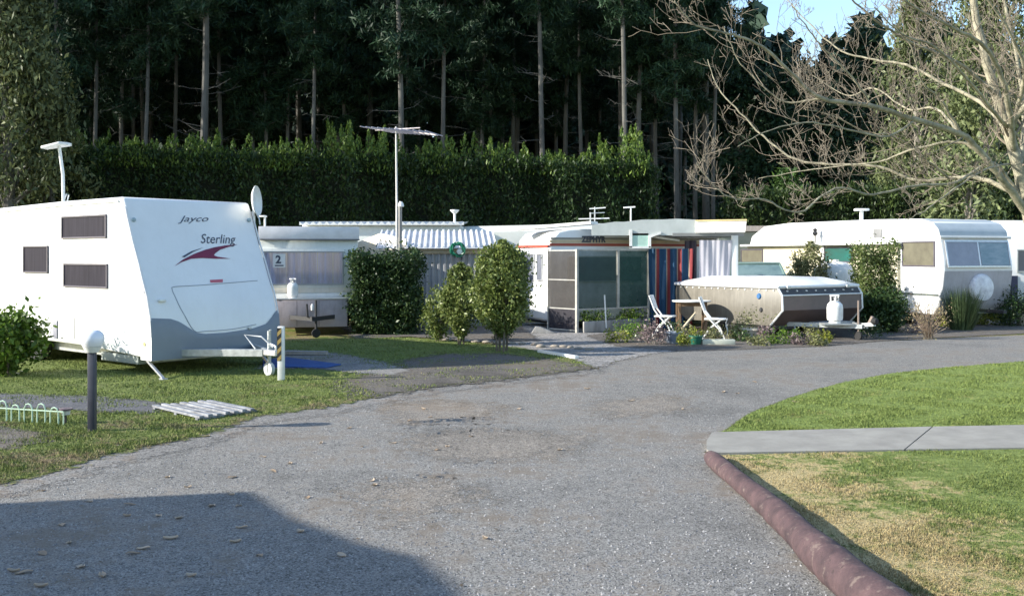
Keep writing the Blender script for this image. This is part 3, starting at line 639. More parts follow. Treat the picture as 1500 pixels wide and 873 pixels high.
SH_Y = 26.0
t = thing('garden_shed', 'grey corrugated shed with ribbed white roof and white gable end, behind the shrubs', 'shed', ((520-750)*SH_Y/F, SH_Y, 0))
sx = lambda px: (px-520)*SH_Y/F
sz = lambda py: CH-(py-HZ)*SH_Y/F
CORR = surf('grey_sheet_metal', (.33,.33,.335), (.25,.25,.255), 2, .5, .0, dirt=(.17,.15,.13))
n = 60
def corr(u,v):
    xx = sx(592)+(sx(725)-sx(592))*u
    return (xx, -.0+.018*math.copysign(min(1,abs(math.sin(u*n*math.pi/2))*2.2),math.sin(u*n*math.pi/2)), sz(366)*v)
MB().grid(corr, 480, 1).box(sx(592),sx(725),.05,2.2,0,sz(364)).build('wall', CORR, t, sharp=60)
gpts = [(521,375,27.7),(594,375,25.9),(594,366,25.9),(594,350,25.9),(556,342,26.8),(521,356,27.7)]
gv = []
for off in (0,.04):
    for k_,(px,py,Y) in enumerate(gpts):
        q = P(px,py,Y)-Vector(t.location); gv.append((q.x+off*.8, q.y+off*.6, 0 if k_<2 else q.z))
MB().add(gv,[(0,1,2,3,4,5),(6,7,8,9,10,11),(0,1,7,6),(1,2,8,7),(2,3,9,8),(3,4,10,9),(4,5,11,10),(5,0,6,11)]).build('gable_panel', surf('sunlit_cream_board',(.74,.70,.60),(.70,.58,.40),1.2,.6), t)
m = MB(); ribs = 20
m.grid(lambda u,v: (sx(552)+(sx(728)-sx(552))*u + v*(-.15), -.2+2.3*v, sz(362)+(.48)*v+.022*(1 if (u*ribs)%1<.3 else -1)), 200, 1)
m.grid(lambda u,v: (sx(552)+(sx(728)-sx(552))*u, -.2, sz(362)-.04+v*(.04+.022*(1 if (u*ribs)%1<.3 else -1))), 200, 1)
m.build('ribbed_roof', surf('white_ribbed_sheet',(.74,.74,.74),(.6,.6,.62),2,.45), t, sharp=30)
MB().box(sx(592),sx(728),-.06,-.02,sz(372),sz(365)).build('fascia', surf('tan_board',(.45,.36,.24)), t, .005)

t = thing('antenna_mast', 'tall thin aerial mast with a fish bone antenna, beside the grey shed', 'antenna', ((583-750)*25.5/F, 25.5, 0))
s_ = 25.5/F
zz = lambda py: CH-(py-HZ)*s_
MB().tube([(-.03,0,0),(-.03,0,zz(300)),(-.05,0,zz(186))],[.03,.028,.02],8).build('pole', surf('dull_white_pole',(.6,.58,.55)), t)
MB().tube([(.06,0,0),(.05,0,zz(300))],.05,8).build('lower_post', WOODGREY, t)
MB().tube([(-.08,.0,zz(189)),(1.0,-.75,zz(203))],.026,6).tube([(-.6,.3,zz(189)),(.6,-.6,zz(192))],.014,6).build('boom', surf('mauve_aluminium',(.55,.5,.52),None,3,.4,.5), t)
for k in range(12):
    f_ = k/11; c = Vector((-.55,.3,zz(188))).lerp(Vector((.95,-.75,zz(201))), f_); l = .5-.25*f_
    MB().tube([c+Vector((-l*.8,-.5*l,.05)), c+Vector((l*.8,.5*l,-.05))],.014,5).build('element', surf('mauve_aluminium',(.5,.5,.5)), t)
MB().tube([(.05,0,zz(300)),(.05,-.05,zz(296)),(.09,-.15,zz(298))],.015,6).build('lamp_arm', WPAINT, t)
MB().lathe([(.03,.0),(.07,-.06),(.075,-.12),(.0,-.14)],(.09,-.15,zz(296)),12).build('lamp_head', WPAINT, t)

GREENP = surf('green_plastic', (.01,.18,.095), (.008,.11,.06), 6, .4)
hp = P(672,367,25.7)
t = thing('hose_reel', 'coil of green garden hose on a bracket high on the shed wall', 'hose reel', hp)
mb = MB(); pts = []
for i in range(130):
    a = i*.33; rr_ = .155+.035*math.sin(i*.9); pts.append((math.cos(a)*rr_-.02, -.12+.10*math.sin(i*.37), math.sin(a)*rr_+.02))
mb.tube(pts, .017, 6).build('hose', GREENP, t)
MB().bar((-.1,-.1,-.16),(.1,-.1,-.16),.12,.04).bar((.08,-.15,-.2),(.08,0,-.2),.03,.1).bar((-.02,-.05,-.05),(-.02,.12,-.05),.06,.06).build('bracket', DARK, t)
MB().lathe([(.03,-.18),(.07,-.17),(.07,-.15)],(.03,0,-.03),12,'y').build('hub', WPAINT, t)
q = G(616,0+490); t = MB().box(-.07,.07,-.03,.03,.35,1.05).build('yellow_board', surf('yellow_paint',(.50,.47,.03),(.38,.36,.03),3,.6), loc=((616-750)*24.9/F,24.9,0))
t.scale.z = 1; tag(t, 'narrow yellow board leaning against the grey shed', 'board')
# ================================================================ C: roofs behind the middle
t = thing('caravan', 'long low white caravan roof seen behind the round topped shrub', 'caravan', P(645,375,31)); t.location.z = 0
w_ = (890-645)*31/F
MB().add([(x,y,z) for y,k in ((0,0),(.35,.13),(1.1,.2),(2.1,.1)) for x,z in ((0,.5),(0,2.42+k),(.5,2.52+k),(w_,2.62+k),(w_,.5))],
  [(0,1,2,3,4),(19,18,17,16,15)]+[(j*5+i,j*5+(i+1)%5,(j+1)*5+(i+1)%5,(j+1)*5+i) for j in range(3) for i in range(5)]).build('body', surf('warm_white_roof',(.76,.75,.68),(.68,.66,.56),2,.5), t, .03)
MB().box(.1,w_-.1,.1,2,.3,.52).build('chassis', DARK, t)

# ================================================================ Zephyr caravan
FZ = Fr(.89, 25.0, 22)
cz = frthing('caravan', 'white caravan with red stripe and ZEPHYR lettering behind the mesh screens', 'caravan', FZ)
pz = [(.06,.22),(.02,.5),(.0,1.3),(.02,1.95),(.10,2.22),(.28,2.40),(.6,2.46),(4.7,2.50),(4.9,2.3),(4.9,.3),(.2,.16)]
MB().prism(pz, 0, 2.1, 'y').build('body', WHITE, cz, .05, 3)
zc = lambda py, px=830: FZ.hy(px,py)[1]
MB().box(.06,4.8,-.012,.02,zc(351),zc(348)).build('grey_stripe', surf('grey_stripe',(.30,.28,.24)), cz)
MB().box(.04,4.8,-.012,.02,zc(356),zc(351.5)).build('cream_stripe', surf('cream_stripe',(.62,.5,.33)), cz)
MB().box(.03,4.8,-.014,.02,zc(360.5),zc(356.5)).build('red_stripe', surf('red_stripe',(.42,.08,.05)), cz)
MB().box(-.012,.02,.02,2.08,zc(360.5)-.03,zc(357)-.03).build('red_stripe', surf('red_stripe',(.42,.08,.05)), cz)
vs, fs = text_mesh('ZEPHYR', .2, 0, 1.0, .012); a = FZ.hy(852,354.5); b = FZ.hy(887,346)
w = max(v[0] for v in vs); hh = max(v[1] for v in vs)
m = MB(); m.add([(a[0]+v[0]*(b[0]-a[0])/w, -.02, a[1]+v[1]*(b[1]-a[1])/hh) for v in vs], fs); m.build('lettering', INK, cz)
mpZ = lambda u,v,d: (-.0-d, u, v)
a = FZ.hx(795,412); b = FZ.hx(787,372); window(cz, mpZ, a[0],b[0],a[1],b[1], GREYWIN, ALU, .03)
a = FZ.hx(783,412); b = FZ.hx(757,372); window(cz, mpZ, a[0],b[0],a[1],b[1], GREYWIN, ALU, .03)
window(cz, lambda u,v,d:(u,-d,v), .5,2.6,1.15,1.8, GREYWIN, ALU, .03)
wheel(cz, 2.4, .12, .32); MB().box(.3,4.6,.15,2,.1,.22).build('chassis', DARK, cz)

# ================================================================ mesh screens
NETB = netmat('brown_mesh', (.06,.052,.045), .36); NETG = netmat('dark_green_mesh', (.003,.05,.036), .14)
FRM = surf('weathered_white_frame', (.46,.44,.39), (.30,.285,.25), 6, .6)
A0 = P(803,375,24.7); A1 = P(845,375,23.9); A2 = P(950,375,25.2)
for q in (A0,A1,A2): q.z = 0
zt = CH+10*24/F
t = thing('screen_door', 'framed brown mesh door panel in front of the striped caravan', 'screen door', A0)
d = A1-A0; ln = d.length; t.rotation_euler.z = math.atan2(d.y,d.x)
zr = [.12,.62,1.22,zt]
m = MB()
for z_ in (.14,CH-(437-375)*24.3/F+.0,.0): pass
lv_ = [CH-(y_-HZ)*24.2/F for y_ in (483,452,410,367)]
for z_ in lv_: m.box(0,ln,-.015,.015,z_-.012,z_+.012)
m.box(-.02,.02,-.022,.022,0,zt).box(ln-.03,ln+.01,-.022,.022,0,zt).build('frame', FRM, t)
for k in range(3): MB().box(.02,ln-.03,-.004,.004,lv_[k]+.018,lv_[k+1]-.018).build('mesh_panel', NETB if k else netmat('dark_brown_mesh',(.03,.026,.035),.18), t)
t = thing('mesh_screen', 'long framed dark green shade net screen beside the striped curtain', 'screen', A1)
d = A2-A1; ln = d.length; t.rotation_euler.z = math.atan2(d.y,d.x); zb_ = CH-(452-HZ)*24.4/F
m = MB(); m.box(.02,ln,-.02,.02,zb_-.018,zb_+.018).box(0,ln,-.02,.02,zt-.035,zt)
for u in (0,.56,1): m.box(ln*u-.028,ln*u+.028,-.03,.03,0 if u!=.56 else zb_,zt)
m.build('frame', FRM, t)
MB().grid(lambda u,v:(.03+(ln*.56-.06)*u, .012*math.sin(u*9+v*4), zb_+.02+(zt-.05-zb_)*v),12,6).build('net_panel', netmat('mid_green_mesh',(.008,.05,.038),.33), t)
MB().grid(lambda u,v:(ln*.56+.03+(ln*.44-.06)*u, .012*math.sin(u*9+v*4), zb_+.02+(zt-.05-zb_)*v),12,6).build('net_panel', NETG, t)
MB().bar((.1,-.12,.14),(ln-.05,-.12,.16),.05,.26).build('timber_edging', WOODGREY, t, .01)
# post beside
# little planting behind the bottom rail
def plant(name, label, loc, r, h, n, mat, size=.05, cat='plant', group=None, up=.0, k=14, lo=.1, asp=.45, stem=True, ball=None):
    t = thing(name, label, cat, loc, 0, group)
    C = clumped(n, k, (r,r,h*.5), r*.28, (0,0,h*.55), lo); C[:,2] = np.clip(C[:,2], .01, None)
    rawmesh('foliage', leaves(C, size, asp, axis=(0,0,up) if up else None), 4, mat, t)
    if stem:
        m = MB()
        for j in range(5):
            a = random.uniform(0,6.28); m.tube([(0,0,-.02),(math.cos(a)*r*.3,math.sin(a)*r*.3,h*.35),(math.cos(a)*r*.55,math.sin(a)*r*.55,h*.75)],[.02*max(h,.3),.012*max(h,.3),.004],5)
        m.build('stem', BARK, t)
    return t
PG = 'low plants in the garden beds'
for i,(px,lab) in enumerate(((872,'bright green herb clump under the green net, left of the white stake'),(928,'bright green herb clump under the green net, near the striped curtain'))):
    plant('bedding_plant', lab, P(px,375,25.3)*1-Vector((0,0,CH)), .4, .5, 900, LEAF_L, .06, group=PG)
t = MB().bar((0,0,0),(-.04,0,.78),.05,.03).build('garden_stake', WPAINT, loc=P(888,375,24.2)-Vector((0,0,CH-.1))); tag(t,'short white stake standing in the bed below the green net','stake')

# ================================================================ covered patio with curtains
PY = 25.0
t = thing('patio_shelter', 'open shelter with pale grey fascia, white end board and dark interior', 'shelter', (0,PY,0))
X = lambda px, Y=PY: (px-750)*Y/F
Z = lambda py, Y=PY: CH-(py-HZ)*Y/F
def bumpy(u,v):
    x = X(867)+(X(1018)-X(867))*u; return (x, .0+3.4*(v), Z(331)+.0+(Z(321)-Z(331))*min(1,u*2.5)+.03*mn.noise(Vector((u*9,v*3,1)))+(.05 if .66<u<.78 else 0)*(1-v))
MB().prism([(X(867),Z(345)),(X(1019),Z(345)),(X(1019),Z(322)),(X(990),Z(320.5)),(X(975),Z(321.5)),(X(940),Z(322)),(X(915),Z(325)),(X(900),Z(325)),(X(867),Z(330))], 0, .06, 'y').build('grey_fascia', surf('pale_grey_green_tarp',(.50,.53,.51),(.42,.45,.43),3,.6,bmp=.3,bscale=4), t)
MB().box(X(880),X(1088),.06,3.6,Z(333),Z(331)).build('roof_sheet', WHITE2, t)
MB(lambda x,y,z:(x,y-.45*(x-X(1019)),z)).prism([(X(1019),Z(341)),(X(1084),Z(341)),(X(1086),Z(325)),(X(1019),Z(325))], -.05, .0, 'y').build('white_fascia', surf('bright_white_board',(.82,.81,.76)), t)
MB(lambda x,y,z:(x,y-.45*(x-X(1019)),z)).box(X(1019),X(1086),-.08,.0,Z(324.6),Z(322.5)).build('fascia_cap', surf('yellowed_timber',(.62,.48,.24)), t)
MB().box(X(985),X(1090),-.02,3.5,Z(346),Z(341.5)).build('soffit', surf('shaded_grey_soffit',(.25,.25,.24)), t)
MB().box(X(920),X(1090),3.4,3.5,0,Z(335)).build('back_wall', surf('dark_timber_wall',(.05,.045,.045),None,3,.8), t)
MB().box(X(1071),X(1081),-.03,.06,0,Z(345)).build('post', WHITE2, t, .01)
MB().box(X(922),X(926),-.03,.0,Z(363),Z(337)).box(X(950),X(953.5),-.03,.0,Z(363),Z(345)).box(X(922),X(953),-.03,.0,Z(364),Z(361)).bar((X(952),-.02,Z(347)),(X(968),-.02,Z(341)),.03,.05).bar((X(962),.3,Z(347)),(X(1000),.5,Z(352)),.03,.05).build('bracing', WPAINT, t)
MB().box(X(926),X(950),.0,.01,Z(361),Z(342)).build('green_panel', surf('pale_green_panel',(.42,.60,.52),(.34,.52,.44),9,.5,st=(1,1,.2)), t)
MB().bar((X(757),1.2,Z(334)),(X(872),.3,Z(326)),.5,.07).build('side_roof', WHITE2, t)
t = thing('roof_antenna', 'small fishbone aerial on the shelter roof behind the ZEPHYR lettering', 'antenna', P(870,322,28))
MB().tube([(-.1,0,-.15),(-.1,0,.2)],.02,6).tube([(.02,0,-.1),(.02,0,.35)],.018,6).build('mast', ALU, t)
MB().bar((-.42,0,.02),(.42,0,.04),.03,.03).bar((-.12,0,.3),(.32,0,.33),.03,.03).bar((-.12,-.1,.17),(.3,.1,.2),.02,.02).build('elements', WPAINT, t)
t = thing('roof_vent', 'thin vent pipe with bent cap on the shelter roof', 'roof vent', P(924,322,28)); MB().tube([(0,0,-.1),(0,0,.32)],.02,6).build('pipe', WPAINT, t); MB().bar((-.2,0,.33),(.12,0,.35),.05,.04).build('cap', WPAINT, t)

def stripemat():
    m, nt, b = newmat('striped_awning_cloth'); v = coords(nt); sep = N(nt,'ShaderNodeSeparateXYZ'); L(nt, v, sep.inputs[0])
    f = math_(nt,'FRACT',math_(nt,'MULTIPLY',sep.outputs[0],1/.272)); blue=(.006,.045,.10);  # stripe colours darkened to stand in for the shade under the shelter
    r = ramp(nt, f, [(0,blue),(.50,(.008,.06,.11)),(1,blue)]); e = r.color_ramp; e.interpolation='CONSTANT'
    for p,c in ((.52,(.26,.21,.16)),(.62,(.20,.024,.026)),(.86,(.13,.014,.02)),(.92,blue)): x=e.elements.new(p); x.color=c4(c)
    L(nt, r.outputs[0], b.inputs['Base Color']); b.inputs['Roughness'].default_value=.8; return m
STR = stripemat()
o = MB().grid(lambda u,v: (1.05*u+.02*math.sin(v*5+u*9), .04*math.sin(u*30)+.02*math.sin(v*4+u*8), (CH+.16)*v+.0), 70, 10).build('striped_curtain', STR, loc=(X(951,25.15),25.15,.02))
tag(o, 'blue and red vertically striped cloth curtain hanging under the shelter', 'curtain')
o = MB().grid(lambda u,v: (.14+(.8-.14*0)*u*(1-.08*(1-v)), .006*math.sin(u*38)+.012*math.sin(u*13+v*3), Z(412)+(Z(352)-Z(412))*v), 80, 10).build('white_curtain', surf('white_net_curtain',(.42,.41,.44),(.33,.32,.36),7,.8,st=(1,1,.1)), loc=(X(1016,24.95),24.95,0))
tag(o, 'white gathered cloth curtain hanging at the right end of the shelter', 'curtain')
o = MB().grid(lambda u,v: (.3*u, .02*math.sin(u*14), Z(415)+(Z(352)-Z(415))*v), 12, 4).build('dark_curtain', surf('dark_plum_cloth',(.05,.035,.06)), loc=(X(1003,25.4),25.4,0)); tag(o,'dark plum cloth hanging between the striped and the white curtains','curtain')

# ================================================================ camper trailer
FC = Fr(5.77, 22.2, -58); CW = 2.55; CL = 3.3
ct = frthing('camper_trailer', 'folded camper trailer with brown sides, white lid and white edging', 'camper trailer', FC)
zs = 1.11
oct_ = [(0,zs),(.11,.95),(.13,.62),(-.25,.27),(-CL+.35,.27),(-CL-.02,.5),(-CL-.05,.95),(-CL,zs)]
BRN = surf('taupe_trailer_panel', (.165,.15,.122), (.13,.118,.095), 3, .5, dirt=(.33,.30,.25))
BRN2 = surf('brown_trailer_front', (.14,.095,.085), (.10,.07,.062), 3, .5)
MB().prism(oct_, 0, CW, 'y').build('body', BRN, ct, .01)
MB().add([(x+.006,y,z) for y in (.0,CW) for x,z in ((.0,zs-.12),(.11,.95),(.13,.62),(-.25+.005,.265))],[(0,1,5,4),(1,2,6,5),(2,3,7,6)]).build('front_panel', BRN2, ct)
MB().add([(x+.012,y,z) for y in (.02,CW-.02) for x,z in ((-.0,zs),(.10,.955))],[(0,1,3,2)]).build('canvas_band', surf('dark_grey_canvas',(.075,.08,.085),(.05,.05,.06),8,.8), ct)
for y_ in (-.012, CW+.012): MB().tube([(0,y_,zs),(.125,y_,.95),(.145,y_,.62),(-.24,y_,.255)],.022,6).build('edge_trim', WPAINT, ct)
MB().tube([(.13,0,.945),(.13,CW,.945)],.016,6).build('front_trim', WPAINT, ct)
lid = MB()
lid.add([(.04,-.05,zs-.03),(.04,CW+.05,zs-.03),(-CL-.05,CW+.05,zs-.03),(-CL-.05,-.05,zs-.03),(.06,-.06,zs+.04),(.06,CW+.06,zs+.04),(-CL-.07,CW+.06,zs+.04),(-CL-.07,-.06,zs+.04),
  (-.55,.55,zs+.21),(-.55,CW-.55,zs+.21),(-CL+.6,CW-.55,zs+.21),(-CL+.6,.55,zs+.21)],
  [(3,2,1,0),(0,1,5,4),(1,2,6,5),(2,3,7,6),(3,0,4,7),(4,5,9,8),(5,6,10,9),(6,7,11,10),(7,4,8,11),(8,9,10,11)])
lid.build('lid', WHITE, ct, .05, 3)
m = MB()
for k in range(15): xx = -.12-k*.215; m.lathe([(0,-.02),(.016,-.02),(.02,0)],(xx,0,zs-.06),8,'y')
m.build('stud_row', WPAINT, ct)
m = MB()
for k in range(8): yy = .2+k*.3; m.lathe([(0,.035),(.014,.035),(.018,.0)],(.06,yy,zs-.075),8,'x')
m.build('stud_row', WPAINT, ct)
for p in ((1112,434,.05),(1115,454,.035)):
    a = FC.hy(p[0],p[1]); o = MB().lathe([(0,-.03),(p[2],-.03),(p[2]+.02,0)],(a[0],0,a[1]),14,'y').build('round_port', DARK if p[2]<.04 else surf('blue_cap',(.03,.12,.28)), ct)
for p in ((1155,421),(1242,417)):
    y_ = FC.hx(p[0],p[1],.08)[0]; MB().box(.06,.10,y_-.05,y_+.05,zs-.03,zs+.04).build('lid_clip', STEEL, ct, .005)
MB().bar((-.2,.5,.30),(1.25,1.2,.30),.05,.09).bar((-.2,2.05,.30),(1.25,1.35,.30),.05,.09).bar((.35,.8,.34),(.35,1.8,.34),.4,.03).bar((1.2,1.28,.33),(1.5,1.28,.36),.08,.08).build('drawbar', STEEL, ct)
MB().tube([(-.05,.55,.28),(.1,.5,.02)],.022,6).build('corner_jack', STEEL, ct)
MB().tube([(1.15,1.2,.10),(1.15,1.2,.85)],.022,8).bar((1.15,1.2,.36),(1.15,1.28,.36),.04,.04).bar((1.35,1.28,.36),(1.45,1.28,.52),.05,.05).build('jockey_stand', surf('brown_steel',(.22,.17,.14)), ct)
MB().lathe([(.03,-.03),(.09,-.03),(.1,0),(.09,.03),(.03,.03)],(1.15,1.2,.10),14,'y').build('jockey_wheel', RUBBER, ct)
MB().lathe([(.0,-.05),(.06,-.05),(.08,0),(.06,.06),(0,.07)],(1.5,1.28,.42),12,'x').build('coupling_cover', RUBBER, ct)
wheel(ct,-1.6,.12,.27,.16); wheel(ct,-1.6,CW-.12,.27,.16)
def FCw(x,y,z): return Vector((FC.o[0]+x*FC.c-y*FC.s, FC.o[1]+x*FC.s+y*FC.c, z))
q = FC.inv(P(1223,470,22.0)); gas_bottle('white gas bottle on the drawbar of the brown camper trailer', Vector((P(1223,470,22.0).x,22.0,.36)), 1.08)
o = MB().bar((-.28,0,.345),(.35,0,.345),.4,.03).build('bottle_tray', STEEL, loc=(0,0,0)); o.parent = ct; o.location = FC.inv((P(1223,470,22.0).x,22.0,0)); o.rotation_euler.z = R(58)

# ================================================================ table and chairs
tp = P(1013,375,23.6); tp.z = 0
t = thing('garden_table', 'small white topped garden table with brown timber legs between two white chairs', 'table', tp)
zt2 = CH-(440-HZ)*23.6/F
MB().lathe([(.0,zt2-.03),(.44,zt2-.03),(.45,zt2-.012),(.44,zt2),(0,zt2)],n=28).build('tabletop', WHITE2, t)
for x_,y_ in ((-.3,-.18),(.3,-.18),(-.3,.2),(.3,.2)): MB().bar((x_,y_,0),(x_,y_,zt2-.03),.05,.05).build('leg', WOODBR, t)
MB().box(-.3,.3,-.2,-.17,zt2-.13,zt2-.03).build('apron', WOODBR, t)
MB().bar((-.28,0,.05),(.1,-.02,.5),.25,.025).build('leaning_board', surf('pale_plywood',(.55,.48,.36)), t)
def chair(label, loc, rz, cloth=False):
    t = thing('garden_chair', label, 'chair', loc, rz, 'white chairs at the garden table')
    m = MB(); m.prism([(-.21,-.2),(.2,-.22),(.24,-.15),(.24,.15),(.2,.22),(-.21,.2)], .44, .47, 'z').build('seat', WPAINT, t, .01)
    m = MB(); m.grid(lambda u,v:(-.22-.10*v+.03*(2*u-1)**2, -.2+.4*u, .62+.30*v), 10, 5); m.grid(lambda u,v:(-.235-.10*v+.03*(2*u-1)**2, -.2+.4*u, .62+.30*v), 10, 5); m.build('backrest', WPAINT, t)
    for s in (-1,1):
        MB().tube([(.20,.20*s,0),(.10,.20*s,.25),(-.08,.20*s,.44),(-.2,.2*s,.6),(-.32,.2*s,.92)],.018,7).build('back_leg', WPAINT, t)
        MB().tube([(-.26,.18*s,0),(-.1,.18*s,.25),(.15,.18*s,.45)],.017,7).build('front_leg', WPAINT, t)
    MB().tube([(.15,-.19,.12),(.15,.19,.12)],.012,6).build('stretcher', WPAINT, t)
    if cloth: MB().grid(lambda u,v:(.255+.02*math.sin(v*7), -.17+.3*u+.02*math.sin(v*5), .10+.36*v+.03*math.sin(u*7)), 8, 8).build('hanging_cloth', surf('white_cloth',(.75,.75,.75)), t)
    return t
q = G(971,491); chair('white folding chair left of the table, by the striped curtain', (q.x,q.y-.3,0), R(-18))
q = G(1047,498); chair('white folding chair right of the table with a cloth hanging from its seat', (q.x,q.y,0), R(-15), True)

# ================================================================ right caravan
FN = Fr(10.79, 25.7, 20); NW = 2.25; NL = 8.7
cn = frthing('caravan', 'long white caravan with grey front end and pale round cover, on the right', 'caravan', FN)
zn = lambda py: FN.hy(1400,py)[1]
pn = [(.30,.30),(.10,.55),(.0,1.0),(-.06,1.45),(-.04,1.7),(.08,2.22),(.14,2.45),(.36,2.66),(.8,2.76),(2.5,2.80),(6.5,2.82),(NL-.9,2.75),(NL-.2,2.45),(NL,2.0),(NL,.4)]
MB().prism(pn, 0, NW, 'x').build('body', WHITE, cn, .05, 3)
pfn = lambda z: np.interp(z, [.3,.55,1.0,1.45,1.7,2.22,2.45],[.30,.10,0,-.06,-.04,.08,.14])
FGR = surf('grey_front_panel', (.46,.44,.46), (.40,.38,.40), 3, .5, dirt=(.25,.23,.21))
MB().grid(lambda u,v:(.03+(NW-.06)*u, pfn(.45+.97*v)-.012, .45+.97*v), 2, 12).build('front_panel', FGR, cn)
MB().grid(lambda u,v:(.03+(NW-.06)*u, float(np.interp(2.3+.44*v,[2.2,2.45,2.66,2.76],[.075,.14,.36,.8]))-.014, 2.3+.44*v), 2, 8).build('front_dome', surf('blue_grey_dome',(.40,.45,.48),(.34,.39,.42),3,.45), cn)
MB().tube([(-.02,.05,2.27),(NW+.02,.05,2.27)],.035,8).build('front_gutter', WHITE2, cn)
a = zn(392); b = zn(352)
def mpN(u,v,d): return (u, float(pfn(v))-.03-d, v)
ww = window(cn, mpN, .1,NW-.08,a,b, surf('front_glass_grey',(.30,.31,.37),(.24,.25,.30),2,.12), ALU, .045, mull=(1.15,))
MB(mpN).box(1.2,NW-.14,a+.06,b-.06,.013,.016).build('reflecting_pane', surf('front_glass_blue',(.16,.24,.28),(.30,.36,.40),2,.1,st=(1,1,3)), ww)
mpNs = lambda u,v,d: (-d, u, v)
a = FN.hx(1370,391); b = FN.hx(1322,354); window(cn, mpNs, a[0],b[0],a[1],b[1], PALEWIN, surf('dark_window_rim',(.1,.1,.1)), .035)
# side band details
a0 = FN.hx(1374,434); b0 = FN.hx(1312,428)
MB().box(-.014,.0,a0[0]-.02,b0[0],a0[1],b0[1]).build('dark_band', surf('dark_green_band',(.10,.12,.11)), cn)
a0 = FN.hx(1320,345); 
ANX = surf('cream_annexe_wall', (.60,.55,.40), (.54,.48,.33), 2, .6, dirt=(.5,.42,.3))
y0 = FN.hx(1319,370)[0]; zA = FN.hx(1319,358)[1]; zB = .25
MB().box(-.10,-.005,y0,NL-.1,zB,zA).build('annexe_wall', ANX, cn, .01)
MB().box(-.32,.0,y0-.1,NL,zA,zA+.06).build('awning_rail', WHITE2, cn, .01)
mpA = lambda u,v,d: (-.10-d, u, v)
for p0,p1,mt in (((1250,385),(1208,362),surf('teal_shade_window',(.02,.12,.10),(.04,.06,.05),1.2,.3)), ((1118,392),(1086,365),PALEWIN)):
    a = FN.hit(p0[0],p0[1],0,-.1); b = FN.hit(p1[0],p1[1],0,-.1); window(cn, mpA, a.y,b.y,a.z,b.z, mt, surf('dark_window_rim',(.1,.1,.1)), .04)
a = FN.hit(1206,400,0,-.1); MB().box(-.14,-.1,a.y-.06,a.y+.06,.3,zA).build('corner_post', WHITE2, cn, .01)
a = FN.hx(1292,348); b = FN.hx(1280,335); MB().box(-.03,.0,a[0],b[0],a[1],b[1]).build('roof_lamp', surf('grey_box',(.2,.2,.2)), cn, .01)
c = FN.hy(1441,422,-.15); cv = MB().lathe([(.0,-.10),(.2,-.09),(.32,-.06),(.36,.0),(.36,.08)],(c[0],-.10,c[1]),28,'y').build('spare_wheel_cover', surf('foil_like_cover',(.80,.80,.83),(.52,.52,.56),6,.4,bmp=.6,bscale=8), cn)
MB().box(.2,NW-.2,.4,NL-.3,.2,.34).build('chassis', DARK, cn); wheel(cn,.12,4.2,.34,axis='x'); wheel(cn,NW-.12,4.2,.34,axis='x')
MB().bar((NW/2,-.9,.42),(NW/2,.3,.42),.1,.08).build('drawbar', DARK, cn)
t = thing('roof_vent', 'white mushroom vent on the roof of the long right caravan', 'roof vent', P(1262,319,30.5)); MB().tube([(0,0,-.1),(0,0,.2)],.06,8).build('pipe', WPAINT, t); MB().box(-.2,.2,-.12,.12,.2,.27).build('cap', WPAINT, t, .02)
t = thing('roof_flue', 'short dark flue pipe on the side roof of the long right caravan', 'flue', P(1194,350,30.2)); MB().tube([(0,0,-.2),(0,0,.25)],.035,8).build('pipe', surf('grey_flue',(.3,.28,.26)), t); MB().lathe([(.05,.1),(.09,.16),(.05,.22),(.07,.28),(0,.32)],n=12).build('cap', DARK, t)

# caravan at the right edge
t = thing('caravan', 'white caravan end showing at the far right edge behind the round cover', 'caravan', (P(1478,375,31).x,31,0), R(8))
MB().prism([(.1,.4),(0,1.2),(.05,2.3),(.25,2.75),(.7,2.9),(5,2.95),(5,.4)], 0, 2.3, 'x').build('body', WHITE, t, .04)
window(t, lambda u,v,d:(u,.0-d,v), .25,1.9,1.3,2.0, GREYWIN, ALU, .04)
MB().box(.05,.25,-.06,.0,.5,1.2).build('dark_blue_door', surf('navy_panel',(.04,.04,.09)), t)
MB().box(.2,2.1,.3,4.8,.25,.42).build('chassis', DARK, t)
# low roof line further back at right-centre
t = thing('cabin', 'low cabin with long corrugated roof edge behind the white end board', 'cabin', (P(1040,375,34).x,34,0))
MB().box(.2,4.8,.2,3,0,2.6).build('wall', surf('dull_green_wall',(.2,.22,.18)), t); MB().box(0,5,0,3.2,2.62,2.80).build('roof', surf('rusty_grey_roof',(.36,.31,.27),(.24,.2,.17),3,.7,st=(9,1,1)), t)

# ================================================================ green car
t = thing('parked_car', 'pale green metallic car parked behind the brown camper trailer', 'car', (P(1122,375,28).x,28.2,0), R(-6))
CG = surf('pale_green_car_paint', (.24,.34,.29), (.21,.31,.27), 2, .3, .3, coat=.8)
MB().prism([(0,.35),(-.05,.6),(.05,.85),(.95,1.0),(3.9,1.02),(4.2,.9),(4.25,.4),(3.9,.25),(.3,.25)], -.86, .86, 'x').build('body', CG, t, .06, 3)
MB().add([(x*w,y,z) for (y,z,w) in ((.75,1.0,.80),(1.45,1.56,.62),(3.3,1.58,.62),(4.0,1.0,.80)) for x in (-1,1)],[(0,1,3,2),(2,3,5,4),(4,5,7,6),(0,2,4,6),(1,3,5,7)]).build('cabin_glass', surf('car_glass',(.10,.16,.17),(.2,.28,.28),1.5,.08), t)
MB().box(-.66,.66,1.42,3.35,1.55,1.62).build('roof_panel', CG, t, .03, 2)
